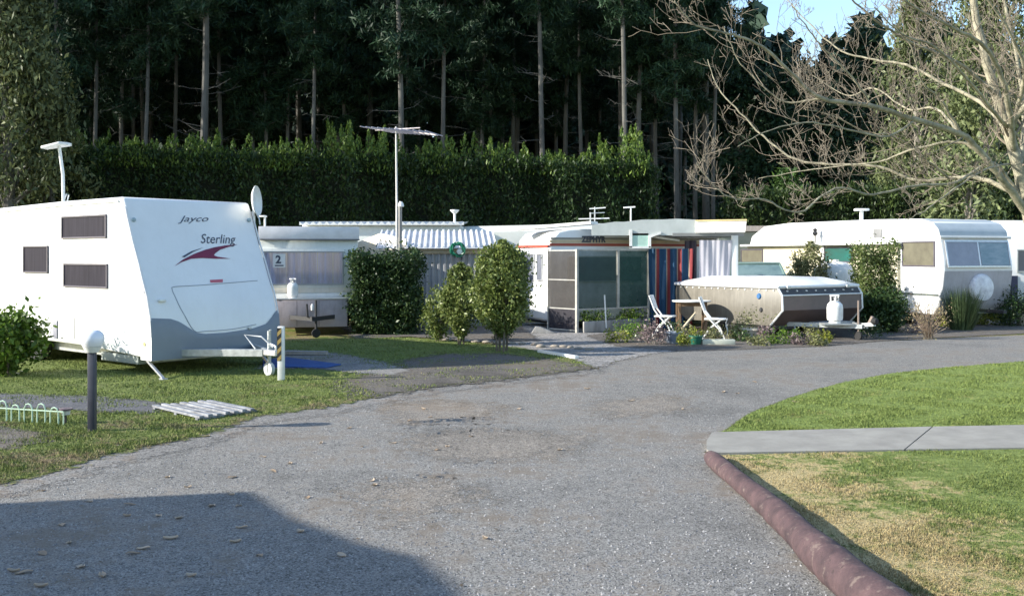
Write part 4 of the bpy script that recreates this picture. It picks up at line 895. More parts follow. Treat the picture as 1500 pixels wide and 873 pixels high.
for s in (-1,1):
    MB().bar((.80*s,.75,1.0),(.64*s,1.45,1.57),.05,.05).bar((.80*s,4.0,1.0),(.64*s,3.3,1.58),.06,.06).bar((.80*s,2.35,1.0),(.64*s,2.35,1.58),.06,.05).build('pillar', CG, t)
    MB().box(.55*s-.17,.55*s+.17,-.07,.0,.62,.78).build('headlight', surf('lamp_lens',(.7,.7,.7),None,3,.1), t, .02)
    for y_ in (.8,3.4): wheel(t, .78*s, y_, .31, .2, 'x')
    MB().box(.86*s-.0,.86*s+.16*s,.95,1.12,.98,1.1).build('mirror', CG, t, .02)
MB().box(-.45,.45,-.075,-.02,.42,.56).build('grille', DARK, t)
# white rounded tank behind shrub
t = thing('water_tank', 'rounded white tank half hidden between the shrub and the leafy column', 'tank', (P(1222,375,27).x,27,0))
MB().lathe([(.55,0),(.58,.1),(.58,1.3),(.5,1.52),(.3,1.63),(0,1.66)],n=28).build('tank_shell', WHITE2, t, sharp=60); MB().lathe([(.12,1.6),(.12,1.7),(0,1.71)],n=14).build('lid', WPAINT, t)

# ================================================================ bollard lamp, hazard post, pallet, hoop fence, mat
q = G(135,633); t = thing('bollard_lamp', 'knee high lamp with dark square post and white globe on the left lawn', 'lamp', q)
s_ = q.y/F
MB().box(-.036,.036,-.036,.036,0,(633-515)*s_).build('post', surf('charcoal_post',(.04,.045,.065),(.028,.03,.045),5,.5), t, .006)
OPAL = surf('opal_white_plastic', (.86,.86,.88), None, 2, .2)
zb = (633-516)*s_
MB().lathe([(.05,0),(.062,0),(.09,.05),(.095,.06),(.05,.062)],(0,0,zb),20).build('collar', WPAINT, t)
MB().lathe([(.06,.05),(.095,.065),(.116,.10),(.12,.145),(.106,.19),(.075,.22),(.0,.235)],(0,0,zb),24).build('globe', OPAL, t)
q = G(412,558); t = thing('marker_post', 'short white post with black and yellow hazard stripes at the drawbar', 'post', q); s_ = q.y/F
MB().box(-.045,.045,-.045,.045,0,(558-478)*s_).build('post', WPAINT, t, .006)
def hazard():
    m, nt, b = newmat('hazard_tape'); v = coords(nt); sep = N(nt,'ShaderNodeSeparateXYZ'); L(nt,v,sep.inputs[0])
    f = math_(nt,'FRACT',math_(nt,'MULTIPLY',math_(nt,'SUBTRACT',sep.outputs[2],math_(nt,'MULTIPLY',sep.outputs[0],1.0)),1/.125))
    r = ramp(nt,f,[(0,(.02,.02,.02)),(1,(.02,.02,.02))]); r.color_ramp.interpolation='CONSTANT'; e=r.color_ramp.elements.new(.5); e.color=(.36,.25,.08,1)
    L(nt,r.outputs[0],b.inputs['Base Color']); return m
MB().box(-.05,.012,-.05,-.046,(558-528)*s_,(558-480)*s_).box(-.0495,-.046,-.05,.04,(558-528)*s_,(558-480)*s_).build('hazard_stripes', hazard(), t)

pts = [G(221,600.5),G(314,592),G(378,605),G(291,618)]
t = thing('slatted_pallet', 'weathered white slatted board lying flat on the grass beside the drive', 'pallet', (0,0,.0))
A,B,C_,D = pts
SLAT = surf('flaking_white_slats', (.30,.31,.33), (.09,.09,.10), 5, .7, bmp=.3)
for k in range(7):
    f0,f1 = k/7+.012, (k+.62)/7
    a,b = A.lerp(B,f0), A.lerp(B,f1); d,c = D.lerp(C_,f0), D.lerp(C_,f1)
    m = MB(); m.add([tuple(v.xy)+(z,) for z in (.035,.06+.006*(k%2)) for v in (a,d,c,b)], [(3,2,1,0),(4,5,6,7),(0,1,5,4),(1,2,6,5),(2,3,7,6),(3,0,4,7)]); m.build('slat', SLAT, t, .003, 1)
for f0 in (.04,.5,.93):
    a,b = A.lerp(D,f0), A.lerp(D,f0+.05); d,c = B.lerp(C_,f0), B.lerp(C_,f0+.05)
    m = MB(); m.add([tuple(v.xy)+(z,) for z in (.012,.034) for v in (a,d,c,b)], [(3,2,1,0),(4,5,6,7),(0,1,5,4),(1,2,6,5),(2,3,7,6),(3,0,4,7)]); m.build('batten', SLAT, t)
q = G(376,606); 
t = thing('hoop_fence', 'low pale green wire hoop edging at the left edge', 'fence', (0,0,0))
HG = surf('pale_green_wire', (.42,.56,.44), (.34,.46,.36), 9, .5)
hp0, hp1 = G(-160,606), G(93,624)
nh = 14
for k in range(nh):
    a = hp0.lerp(hp1, k/nh); b = hp0.lerp(hp1, (k+.62)/nh); h_ = .21+.02*math.sin(k*2.3)
    MB().tube([a, a+Vector((0,0,h_*.75)), a.lerp(b,.2)+Vector((0,0,h_*.95)), a.lerp(b,.5)+Vector((0,0,h_)), a.lerp(b,.8)+Vector((0,0,h_*.95)), b+Vector((0,0,h_*.75)), b],.008,6).build('hoop', HG, t)
MB().tube([hp0+Vector((0,0,.14)), hp1+Vector((0,0,.15))],.008,6).tube([hp1+Vector((0,0,.15)),hp1],.008,6).build('wire_rail', HG, t)
q = G(96,622); t = thing('solar_light', 'small solar garden light with dark round cap at the end of the hoop edging', 'garden light', q)
MB().tube([(0,0,0),(0,0,.12)],.012,8).build('stake', DARK, t); MB().lathe([(.03,.10),(.045,.11),(.05,.15),(.03,.16)],n=16).build('lens', surf('clear_lens',(.6,.6,.58),None,3,.1), t); MB().lathe([(.04,.155),(.075,.16),(.075,.175),(.0,.185)],n=18).build('cap', surf('mauve_brown_cap',(.13,.09,.10)), t)
pts = [G(385,531),G(420,526.5),G(500,537),G(478,541.5),G(385,540)]
MATB = surf('royal_blue_mat', (.03,.085,.26), (.02,.06,.19), 6, .8, bmp=.4, bscale=80)
o = MB().prism([(p.x,p.y) for p in pts], .026, .045, 'z').build('ground_mat', MATB, None, .004); tag(o, 'flat blue mat on the pad beside the drawbar', 'mat')
q = G(440,521); o = MB().bar((q.x-.5,q.y,.06),(q.x+.5,q.y-.1,.06),.16,.06).build('timber_plank', WOODGREY); tag(o, 'short grey plank lying behind the blue mat', 'plank')
# border stones and long timber strip by the gravel yard
for i in range(16):
    px = 655+i*14+random.uniform(-4,4); py = 499+i*.9+random.uniform(-1.5,1.5)
    q = G(px,py); s_ = random.uniform(.05,.10); m = MB(); m.lathe([(.5,.0),(.9,.15),(1,.4),(.75,.75),(.3,.9),(0,.92)],n=9)
    o = m.build('border_stone', surf('pale_stone',(.34,.30,.25),(.2,.17,.14),9,.9,bmp=.4), sharp=60, loc=(q.x,q.y,.0)); o.scale = (s_*1.3,s_,s_*.8); o.rotation_euler.z = random.uniform(0,6)
    tag(o, 'pale rounded stone edging the bed below the shrubs', 'stone', 'stones edging the shrub bed')
q0,q1 = G(790,517),G(845,526); o = MB().bar((q0.x,q0.y,.035),(q1.x,q1.y,.035),.08,.05).build('edging_board', WPAINT); tag(o,'thin white board lying on the gravel right of the round topped shrub','board')
q = G(778,489); o = MB().prism([(0,0),(.62,.0),(.22,.15),(.1,.16)],0,.35,'y').build('leaning_slab', WOODGREY, None, .01, loc=(q.x,q.y,0)); tag(o,'grey wedge of timber on the ground below the white caravan end','timber')

# ================================================================ garden pots and plants
POTW = surf('white_stone_pot', (.62,.58,.48), (.5,.46,.38), 8, .8)
def pot(label, px, py, r, h, mat, plantmat=None, n=500, ph=.3, sz=.05):
    q = G(px,py); t = thing('plant_pot', label, 'pot', q)
    MB().lathe([(r*.62,0),(r*.68,.01),(r*.92,h*.85),(r*1.05,h*.87),(r*1.05,h),(r*.9,h),(r*.85,h*.88),(0,h*.88)],n=22).build('pot_body', mat, t)
    if plantmat:
        C = clumped(n, 10, (r*1.1,r*1.1,ph*.5), r*.3, (0,0,h+ph*.45)); rawmesh('foliage', leaves(C, sz), 4, plantmat, t)
    return t
pot('wide cream bowl pot with a leafy plant in front of the trailer', 1102,497,.27,.24,POTW,LEAF_O,400,.35)
pot('blue grey bucket pot between the two chairs', 986,503,.19,.24,surf('blue_grey_pot',(.22,.26,.32)),LEAF_D,200,.2)
pot('dark green plastic pot at the foot of the right chair', 1019,505,.15,.19,surf('dark_green_pot',(.02,.14,.09)),LEAF_Y,150,.15)
pot('small grey urn pot right of the yellow green bush', 1472,474,.17,.45,surf('slate_urn',(.16,.2,.24)))
pot('small white pot at the far right edge of the bed', 1497,476,.15,.3,POTW,LEAF_D,200,.2)
q = G(1052,505); o = MB().box(-.33,.33,-.08,.08,0,.11).build('planter_box', surf('cream_trough',(.62,.62,.50)), None, .01, loc=(q.x,q.y,0)); tag(o,'low cream trough under the right chair','planter')
bed = [(905,502,.25,.3,LEAF_Y),(920,497,.3,.32,LEAF_L),(935,500,.28,.35,LEAF_L),(948,504,.25,.33,LEAF_M),(958,505,.25,.35,LEAF_M),(1000,507,.16,.2,LEAF_Y),(1005,500,.25,.3,LEAF_O),(1040,500,.18,.25,LEAF_O),
       (1085,500,.2,.22,LEAF_D),(1075,497,.22,.4,LEAF_O),(1125,500,.25,.3,LEAF_M),(1140,504,.25,.22,LEAF_L),(1155,502,.25,.26,LEAF_L),(1175,505,.25,.2,LEAF_M),(1195,506,.2,.18,LEAF_O),(1205,503,.18,.2,LEAF_Y),(1110,506,.22,.16,LEAF_O),
       (1275,496,.33,.32,LEAF_D),(1190,497,.2,.25,LEAF_O),(1425,470,.3,.3,LEAF_L),(1400,472,.3,.25,LEAF_D),(1490,470,.35,.4,LEAF_D),(1380,474,.25,.3,LEAF_O),(1345,488,.25,.25,LEAF_M),(640,497,.2,.25,LEAF_D),(735,498,.2,.22,LEAF_D)]
for i,(px,py,r,h,mt) in enumerate(bed):
    nm = {'LEAF_Y':''}
    col = {LEAF_Y:'yellow green',LEAF_L:'fresh green',LEAF_M:'mauve grey',LEAF_O:'olive brown',LEAF_D:'dark green'}[mt]
    where = 'in the bed left of the white chairs' if px<960 else 'by the chairs and pots' if px<1060 else 'in front of the brown camper trailer' if px<1300 else 'before the long right caravan'
    if px<800: where = 'in the bed beneath the shrubs'
    plant('bedding_plant', f'low {col} plant {where}', G(px,py), r, h, 420, mt, .055, 'plant', PG, stem=True, k=9)

# shrubs -----------------------------------------------------------
SBARK = surf('shrub_bark', (.15,.125,.095), (.07,.06,.045), 9, .9)
def shrub(label, px, pyb, w, pyt, n, mat, size, shape='round', trunk=None, k=60, name='shrub', low=.0, Y=None, cr=.10, depth=None):
    Y = Y or CH*F/(pyb-HZ); s_ = Y/F; h = CH-(pyt-HZ)*s_; r = w*s_/2; z0 = low*h
    t = thing(name, label, 'shrub', ((px-750)*s_, Y, 0)); d = depth or r
    if shape == 'round': C = clumped(n, k, (r*.9,d*.9,(h-z0)*.48), r*cr*2, (0,0,(h+z0)/2), .15)
    elif shape == 'egg':
        C = clumped(n, k, (1,1,1), cr*1.6, (0,0,0), .2); zz_ = np.clip(C[:,2]*1.15,-1.02,1.02); f_ = np.clip(1-np.abs(zz_)**5,.03,1)**.5*(1+.07*zz_)*(1+.09*np.sin(zz_*5+C[:,0]*4)+.05*np.sin(zz_*11+C[:,1]*7))
        C = np.stack([C[:,0]*r*.95*f_, C[:,1]*d*.95*f_, (h+z0)/2+zz_*(h-z0)*.47],1)
    else:
        cc = RNG.uniform(-1,1,size=(k,3)); e = RNG.integers(0,3,k); sg = np.sign(RNG.normal(size=k)); cc[np.arange(k),e] = sg*RNG.uniform(.8,1,size=k)
        i = RNG.integers(0,k,n); C = np.where(RNG.uniform(size=(n,1))<.35, RNG.uniform(-.95,.95,size=(n,3)), cc[i]+RNG.normal(size=(n,3))*.15); C = C*(1+.07*np.sin(C[:,[2]]*5+C[:,[0]]*3))*np.array([r,d,(h-z0)*.48])*.93+np.array([0,0,(h+z0)/2])
    C[:,2] = np.clip(C[:,2], .02, None)
    rawmesh('foliage', leaves(C, size, .5), 4, mat, t)
    m = MB(); BARK = SBARK; nt_ = trunk or 5
    for j in range(nt_):
        a = j*6.28/nt_+.4; rr_ = r*.16 if trunk else r*.2; R_ = (.017 if trunk else .026)*h/1.5
        m.tube([(math.cos(a)*rr_,math.sin(a)*rr_,-.02),(math.cos(a)*rr_*1.5,math.sin(a)*rr_*1.5,h*.35),(math.cos(a)*r*.5,math.sin(a)*r*.4,h*.65),(math.cos(a)*r*.6,math.sin(a)*r*.5,h*.85)],[R_,R_*.8,R_*.45,R_*.2],6)
        if trunk: m.tube([(math.cos(a)*rr_*1.5,math.sin(a)*rr_*1.5,h*.35),(math.cos(a+1.5)*r*.4,math.sin(a+1.5)*r*.4,h*.6)],[R_*.6,R_*.2],5)
    m.build('stem', BARK, t); return t
shrub('bright green citrus like bush at the left edge of the lawn', 8, 551, 112, 452, 4200, LEAF_L, .09, 'round', None, 110, low=.05, cr=.08)
shrub('dark boxy clipped shrub between the pale blue caravan and the grey shed', 566, 489, 94, 372, 40000, LEAF_D, .07, 'box', None, 420, Y=23.7, depth=.5)
shrub('tallest round topped green shrub with bare forked trunks beside the gravel', 735, 516, 92, 350, 17000, LEAF_S, .065, 'egg', 4, 230, low=.13, depth=.55, cr=.09)
shrub('slim green shrub touching the left of the tallest shrub', 675, 506, 54, 384, 9000, LEAF_S, .06, 'egg', 3, 110, low=.06)
shrub('airy light green shrub in front of the yellow board', 643, 501, 50, 424, 2600, LEAF_S, .07, 'round', 4, 60, low=.08)
shrub('feathery olive shrub behind the camper trailer', 1188, 470, 62, 352, 7500, LEAF_O, .07, 'egg', None, 90, Y=26.3)
shrub('tall leafy column with dark lower half right of the trailer', 1280, 484, 54, 360, 15000, leafmat('climber_leaf', [(.03,.05,.014),(.10,.14,.04),(.22,.25,.09)],.5,.3), .065, 'box', None, 150, Y=24.8, depth=.45)
shrub('dark evergreen shrub at the foot of the leafy column', 1292, 486, 72, 425, 9000, LEAF_D, .07, 'round', None, 100, Y=24.3)
t = shrub('sparse reddish twiggy rose bush before the white caravan side', 1360, 497, 66, 432, 900, leafmat('rose_leaf',[(.16,.12,.07),(.28,.22,.12),(.40,.34,.2)],.5,.3), .035, 'round', 8, 50)
m = MB()
for j in range(70):
    a = random.uniform(0,6.28); rr_ = random.uniform(.1,.45); z_ = random.uniform(.25,.75)
    m.tube([(0,0,.02),(math.cos(a)*rr_*.4,math.sin(a)*rr_*.4,z_*.5),(math.cos(a)*rr_,math.sin(a)*rr_,z_)],[.007,.005,.003],4)
m.build('twigs', surf('rose_twig',(.30,.22,.16)), t)
o = thing('tall_grass', 'dark spiky rush clump leaning on the grey caravan front', 'plant', P(1408,375,24.9)-Vector((0,0,CH)))
n = 1500; a = RNG.uniform(0,6.28,n); r0 = RNG.uniform(0,.25,n); sp = RNG.uniform(.05,.5,n); hh = RNG.uniform(.5,1.12,n)
Vb = np.zeros((n,3,3)); bx_ = np.stack([np.cos(a)*r0,np.sin(a)*r0,np.zeros(n)],1); pe = np.stack([-np.sin(a),np.cos(a),np.zeros(n)],1)*.012
Vb[:,0]=bx_-pe; Vb[:,1]=bx_+pe; Vb[:,2]=bx_+np.stack([np.cos(a)*sp,np.sin(a)*sp,hh],1)
rawmesh('blades', Vb.reshape(-1,3), 3, leafmat('rush_blade',[(.03,.05,.025),(.07,.11,.045),(.14,.18,.08)],.5,.2), o)
MB().lathe([(.18,0),(.25,.1),(.15,.3),(.05,.5)],n=10).build('tuft_base', LEAF_D, o)
shrub('rounded yellow green bush by the grey urn', 1443, 476, 36, 449, 1300, LEAF_Y, .05, 'round', None, 25)
shrub('dark low hedge plant at the right edge under the round cover', 1485, 474, 70, 428, 3500, LEAF_D, .06, 'round', None, 60, Y=26.5)
shrub('low yellowish ground bush right of the pink rose bush', 1395, 478, 40, 462, 600, LEAF_Y, .05, 'round', None, 20, Y=26)

# ================================================================ hedges
def hedge(label, x0, x1, Y, h0, h1, depth, n, mat, tops, lsz=.16, spike=.9, tipm=None):
    t = thing('hedge', label, 'hedge', ((x0+x1)/2, Y, 0)); w = x1-x0; hh = lambda u: h0+(h1-h0)*u
    u = RNG.uniform(size=n); v = RNG.uniform(size=n)**.85
    bulge = .25*np.sin(u*w*1.3)+.18*np.sin(u*w*3.1+1)+.15*np.sin(v*9+u*w*2)
    C = np.stack([(u-.5)*w, -bulge-RNG.exponential(.12,size=n)+.2, v*(h0+(h1-h0)*u)],1)
    kp_ = ~((np.sin(C[:,0]*1.9+2)*np.sin(C[:,2]*2.3+C[:,0]*.7)+.5*np.sin(C[:,0]*5+C[:,2]*4) > .95) & (RNG.uniform(size=n)<.8)); C = C[kp_]
    nt_ = n//6; u2 = RNG.uniform(size=nt_); C2 = np.stack([(u2-.5)*w, RNG.uniform(-.3,depth,size=nt_), (h0+(h1-h0)*u2)+RNG.normal(size=nt_)*.16],1)
    u3 = np.where(RNG.uniform(size=n//8)<.5,0,1); C3 = np.stack([(u3-.5)*w+RNG.normal(size=n//8)*.2, RNG.uniform(0,depth,size=n//8), RNG.uniform(0,1,size=n//8)*(h0+(h1-h0)*u3)],1)
    V1 = leaves(np.concatenate([C,C2,C3]), lsz, .35, axis=(0,-.3,.9), spread=.6)
    S = []
    for k in range(tops):
        xx = (RNG.uniform()-.5)*w; uu = xx/w+.5; yy = RNG.uniform(-.1,depth*.8); H_ = spike*RNG.uniform(.2,1.0)*(1+.45*math.sin(xx*.8)*math.sin(xx*.31+1)); m_ = int(80*H_/spike)+40
        tt = RNG.uniform(size=m_)**.7; an = RNG.uniform(0,6.28,m_); rr_ = (1-tt**1.6)*RNG.uniform(.3,.6)*RNG.uniform(.3,1,m_)
        lean = RNG.normal()*.12
        S.append(np.stack([xx+np.cos(an)*rr_+lean*tt, yy+np.sin(an)*rr_, hh(uu)-.55+tt*(H_+.45)],1))
    V2 = leaves(np.concatenate(S), lsz*.95, .35, axis=(0,0,1.1), spread=.45)
    rawmesh('foliage', V1, 4, mat, t); rawmesh('tip_leaves', V2, 4, tipm or mat, t)  # tip sprays; the tall hedge gives them the painted sunlit tone
    MB().grid(lambda a,b:((a-.5)*w,.95+.1*math.sin(a*40),(hh(a)-.25)*b),30,4).box(-w/2,w/2,1.1,depth+.3,0,min(h0,h1)-.2).build('dark_core', surf('dark_hedge_core',(.012,.018,.008),None,2,.9), t)  # solid near-black filler, painted dark to stand in for the shaded hedge inside
    return t
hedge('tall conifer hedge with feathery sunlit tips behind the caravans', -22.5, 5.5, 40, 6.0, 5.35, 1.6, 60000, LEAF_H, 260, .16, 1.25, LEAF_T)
hedge('lower dark hedge behind the long right caravan', 9.0, 24.0, 41, 4.3, 4.6, 1.5, 24000, leafmat('right_hedge_leaf',[(.014,.028,.008),(.04,.07,.02),(.09,.13,.035)]), 70, .17, .5)

# ================================================================ forest
def conifer(seed, H_, r, base, dens, spread, dead=18, lean=0):
    rng = np.random.default_rng(seed); rd = random.Random(seed)
    t = bpy.data.objects.new('conifer', None); COL.objects.link(t)
    c = lambda z: (lean*z+.08*math.sin(z*.4+seed), .06*math.sin(z*.3))
    zs_ = np.linspace(0,H_,14); m = MB().tube([(*c(z),z) for z in zs_],[max(.02,r*.78*(1-z/H_)**.8) for z in zs_],9); 
    for k in range(dead):
        z = rd.uniform(3.5, base+4); a = rd.uniform(0,6.28); l = rd.uniform(.5,1.9); cx,cy = c(z); dz = rd.uniform(-.25,.45)*l
        ru_ = rd.uniform(.5,1); p = [(cx,cy,z),(cx+math.cos(a)*l*.5,cy+math.sin(a)*l*.5,z+dz*.3),(cx+math.cos(a)*l,cy+math.sin(a)*l,z+dz)]
        m.tube(p,[.022*ru_,.012*ru_,.005],4)
        for q in range(3):
            f_ = rd.uniform(.3,.9); s0 = Vector(p[0]).lerp(Vector(p[2]),f_); m.tube([s0, s0+Vector((rd.uniform(-.4,.4),rd.uniform(-.4,.4),rd.uniform(-.3,.3)))],[.01,.004],3)
    m.build('trunk', CBARK, t)
    B = []
    for k in range(dens):
        z = base+(H_-base)*rng.uniform()**1.05; rel = (z-base)/(H_-base); rad = spread*(1-rel)**.75*min(1,.35+rel*4)*rng.uniform(.55,1.1)
        a = rng.uniform(0,6.28); m_ = int(36+rad*62); s = rng.uniform(.12,1,size=m_)
        cx,cy = c(z); B.append(np.stack([cx+np.cos(a)*rad*s+rng.normal(size=m_)*.16, cy+np.sin(a)*rad*s+rng.normal(size=m_)*.16, z-.28*rad*s**1.4+rng.normal(size=m_)*.14],1))
    rawmesh('crown', leaves(np.concatenate(B), .36, .16, axis=(0,0,-.6), spread=.8), 4, LEAF_C, t)
    return t
FG = 'conifers of the dark forest behind the hedge'
base_trees = [conifer(11,29,.20,10,170,2.9), conifer(12,27,.18,12,160,2.7,26), conifer(13,30,.27,13,170,3.1,34), conifer(14,28,.17,9,170,2.6,20), conifer(15,28,.19,12.5,160,2.7,20,-.045)]
for b_ in base_trees: b_.location = (0,-500,0)
used = set()
def put(kind, px, Y, label, sc=1.0, name='conifer'):
    b_ = base_trees[kind]
    if kind not in used: used.add(kind); o = b_
    else: o = dup(b_)
    o.name = name; o.location = ((px-750)*Y/F, Y, 0); o.scale = (sc,sc,sc); o.rotation_euler.z = random.uniform(0,6.28) if kind!=4 else 0
    tag(o, label, 'tree', FG)
front = [(83,49,0,'tall conifer with pale bare trunk behind the olive gum tree'),(140,51,1,None),(180,54,3,None),(215,50,1,None),(300,48,2,'thick trunked conifer with many bare side branches, left part of the forest'),(388,56,3,None),(460,50,1,None),(505,58,3,None),(585,47,0,'conifer whose straight pale trunk rises right behind the aerial mast'),(650,49,1,None),(720,58,3,None),(806,48,4,'slim conifer whose pale trunk leans left above the hedge'),(850,54,1,None),(928,47,4,'taller conifer with a pale leaning trunk near the right end of the hedge'),(938,52,0,None),(990,50,0,'conifer with long bare trunk standing just right of the hedge end'),(1020,54,3,None),(1047,52,1,None)]
SL = 'slender dark forest conifer with bare lower trunk rising behind the hedge'
for px,Y,k,lab in front: put(k, px, Y, lab or SL, random.uniform(.92,1.08))
rr = random.Random(5)
for row,(Y,st) in enumerate(((58,62),(65,52),(73,48))):
    px = -260+rr.uniform(0,50)
    while px < 1050-(10*row):
        put(rr.choice((0,1,2,3)), px, Y+rr.uniform(-3,3), SL if px>=-10 else 'forest conifer just outside the left of the view', rr.uniform(.85,1.1)); px += st*rr.uniform(.7,1.3)
for k in range(16):
    Y = 44+k*2.2; put(rr.choice((0,3,1)), -120-k%4*110-rr.uniform(0,60), Y, 'forest conifer just outside the left of the view', 1.0)

# shaggy back of the wood
def mass(x0,x1,Y,zt,n,size,seed=0):
    u = RNG.uniform(size=n); x = x0+(x1-x0)*u; top = zt(x); z = RNG.uniform(size=n)*top
    return np.stack([x, Y+RNG.normal(size=n)*1.2+1.5*np.sin(x*.9), z],1)
def topf(x):
    sp = np.abs(((x*.31+.13*np.sin(x))%1)-.5)*2
    return np.where(x<15, 33, 16.6+4.2*sp+1.5*np.sin(x*.7))
C = np.concatenate([mass(-75,15,84,topf,80000,1), mass(15,60,84,topf,26000,1)])
o = rawmesh('far_forest', leaves(C, 1.4, .6, axis=(0,0,-.5), spread=.8), 4, leafmat('far_needles',[(.009,.022,.016),(.020,.045,.030),(.036,.070,.042)],.7,.05)); tag(o,'deep dark back of the conifer wood', kind='stuff')

# dark bushy evergreens under the gap of sky
def bushy(label, px, Y, ytop, w, mat, n, size, k=70, name='evergreen_tree', zlow=.12, group=None, axis=None, cr=.17, trunk_mat=None):
    s_ = Y/F; h = CH-(ytop-HZ)*s_; r = w*s_/2
    t = thing(name, label, 'tree', ((px-750)*s_, Y, 0), 0, group)
    zz_ = RNG.uniform(size=k)**.85; rr_ = r*np.clip(1.05-zz_**2.2,.12,1)*np.sqrt(RNG.uniform(.15,1,size=k)); a = RNG.uniform(0,6.28,k)
    cc = np.stack([np.cos(a)*rr_, np.sin(a)*rr_*.8, (zlow+(1-zlow)*zz_)*h*.97],1); i = RNG.integers(0,k,n); wg = RNG.uniform(.6,1.3,size=(k,1))
    C = cc[i]+RNG.normal(size=(n,3))*np.array([r*cr,r*cr,h*.035])*wg[i]
    rawmesh('crown', leaves(C, size, .4, axis=axis, spread=.6), 4, mat, t)
    m = MB(); tm = trunk_mat or BARK; m.tube([(0,0,0),(.1,0,h*.3),(-.1,.05,h*.6),(0,0,h*.92)],[.012*h+.08,.01*h+.05,.006*h+.03,.02],9); m.build('trunk', tm, t)
    m = MB()
    for j in range(0,k,3):
        p = cc[j]; z0_ = p[2]*.72; m.tube([(0,0,z0_),(p[0]*.5,p[1]*.5,z0_+(p[2]-z0_)*.45),tuple(p)],[.05,.035,.012],5)
    m.build('branches', tm, t); return t
bushy('dark evergreen with pointed top just left of the gap of sky', 1085, 60, 55, 150, LEAF_C, 20000, .27)
bushy('lower dark evergreen filling the middle below the gap of sky', 1165, 58, 84, 170, LEAF_C, 20000, .27)
bushy('dark broad evergreen right of centre below the sky', 1262, 56, 52, 130, LEAF_C, 20000, .27)
bushy('dark evergreen at the right behind the grey green gum trees', 1370, 62, 30, 200, LEAF_C, 20000, .28)
GL = leafmat('grey_green_gum_leaf', [(.045,.06,.026),(.11,.14,.055),(.21,.24,.105)], .5, .2)
bushy('grey green gum tree with drooping leaves right of the gap of sky', 1345, 47, -30, 150, GL, 12000, .22, 120, 'gum_tree', .22, axis=(0,0,-.8), cr=.13)
bushy('grey green gum tree behind the trunk of the bare tree', 1450, 43, -90, 190, GL, 15000, .22, 150, 'gum_tree', .18, axis=(0,0,-.8), cr=.13)
bushy('short mid green tree over the roof of the long right caravan', 1150, 43, 248, 110, LEAF_B, 4500, .2, 60, 'broadleaf_tree', .1)
bushy('pale leaved tree at the far right above the caravan end', 1420, 37, 215, 170, GL, 6500, .2, 80, 'gum_tree', .1, axis=(0,0,-.5))
bushy('tall olive gum tree with drooping leaves at the left edge', 10, 37, -120, 160, LEAF_G, 26000, .20, 150, 'gum_tree', .3, axis=(0,0,-.9), cr=.13, trunk_mat=CBARK)
bushy('slim olive gum tree leaning out at the left edge', 75, 38.5, 90, 120, LEAF_G, 9000, .20, 60, 'gum_tree', .3, axis=(0,0,-.9), cr=.14, trunk_mat=CBARK)
# trees left of the frame, seen only from a step aside; they keep the sun off the wood
for k,(x_,y_) in enumerate(((-33,38),(-38,45),(-45,52),(-52,60))):
    t = bushy('broad dark tree beyond the left of the view', 750+x_*F/y_, y_, HZ-(15)*F/y_, 9*F/y_, LEAF_H, 5000, .5, 70, 'evergreen_tree', .05, 'dark trees beyond the left of the view')

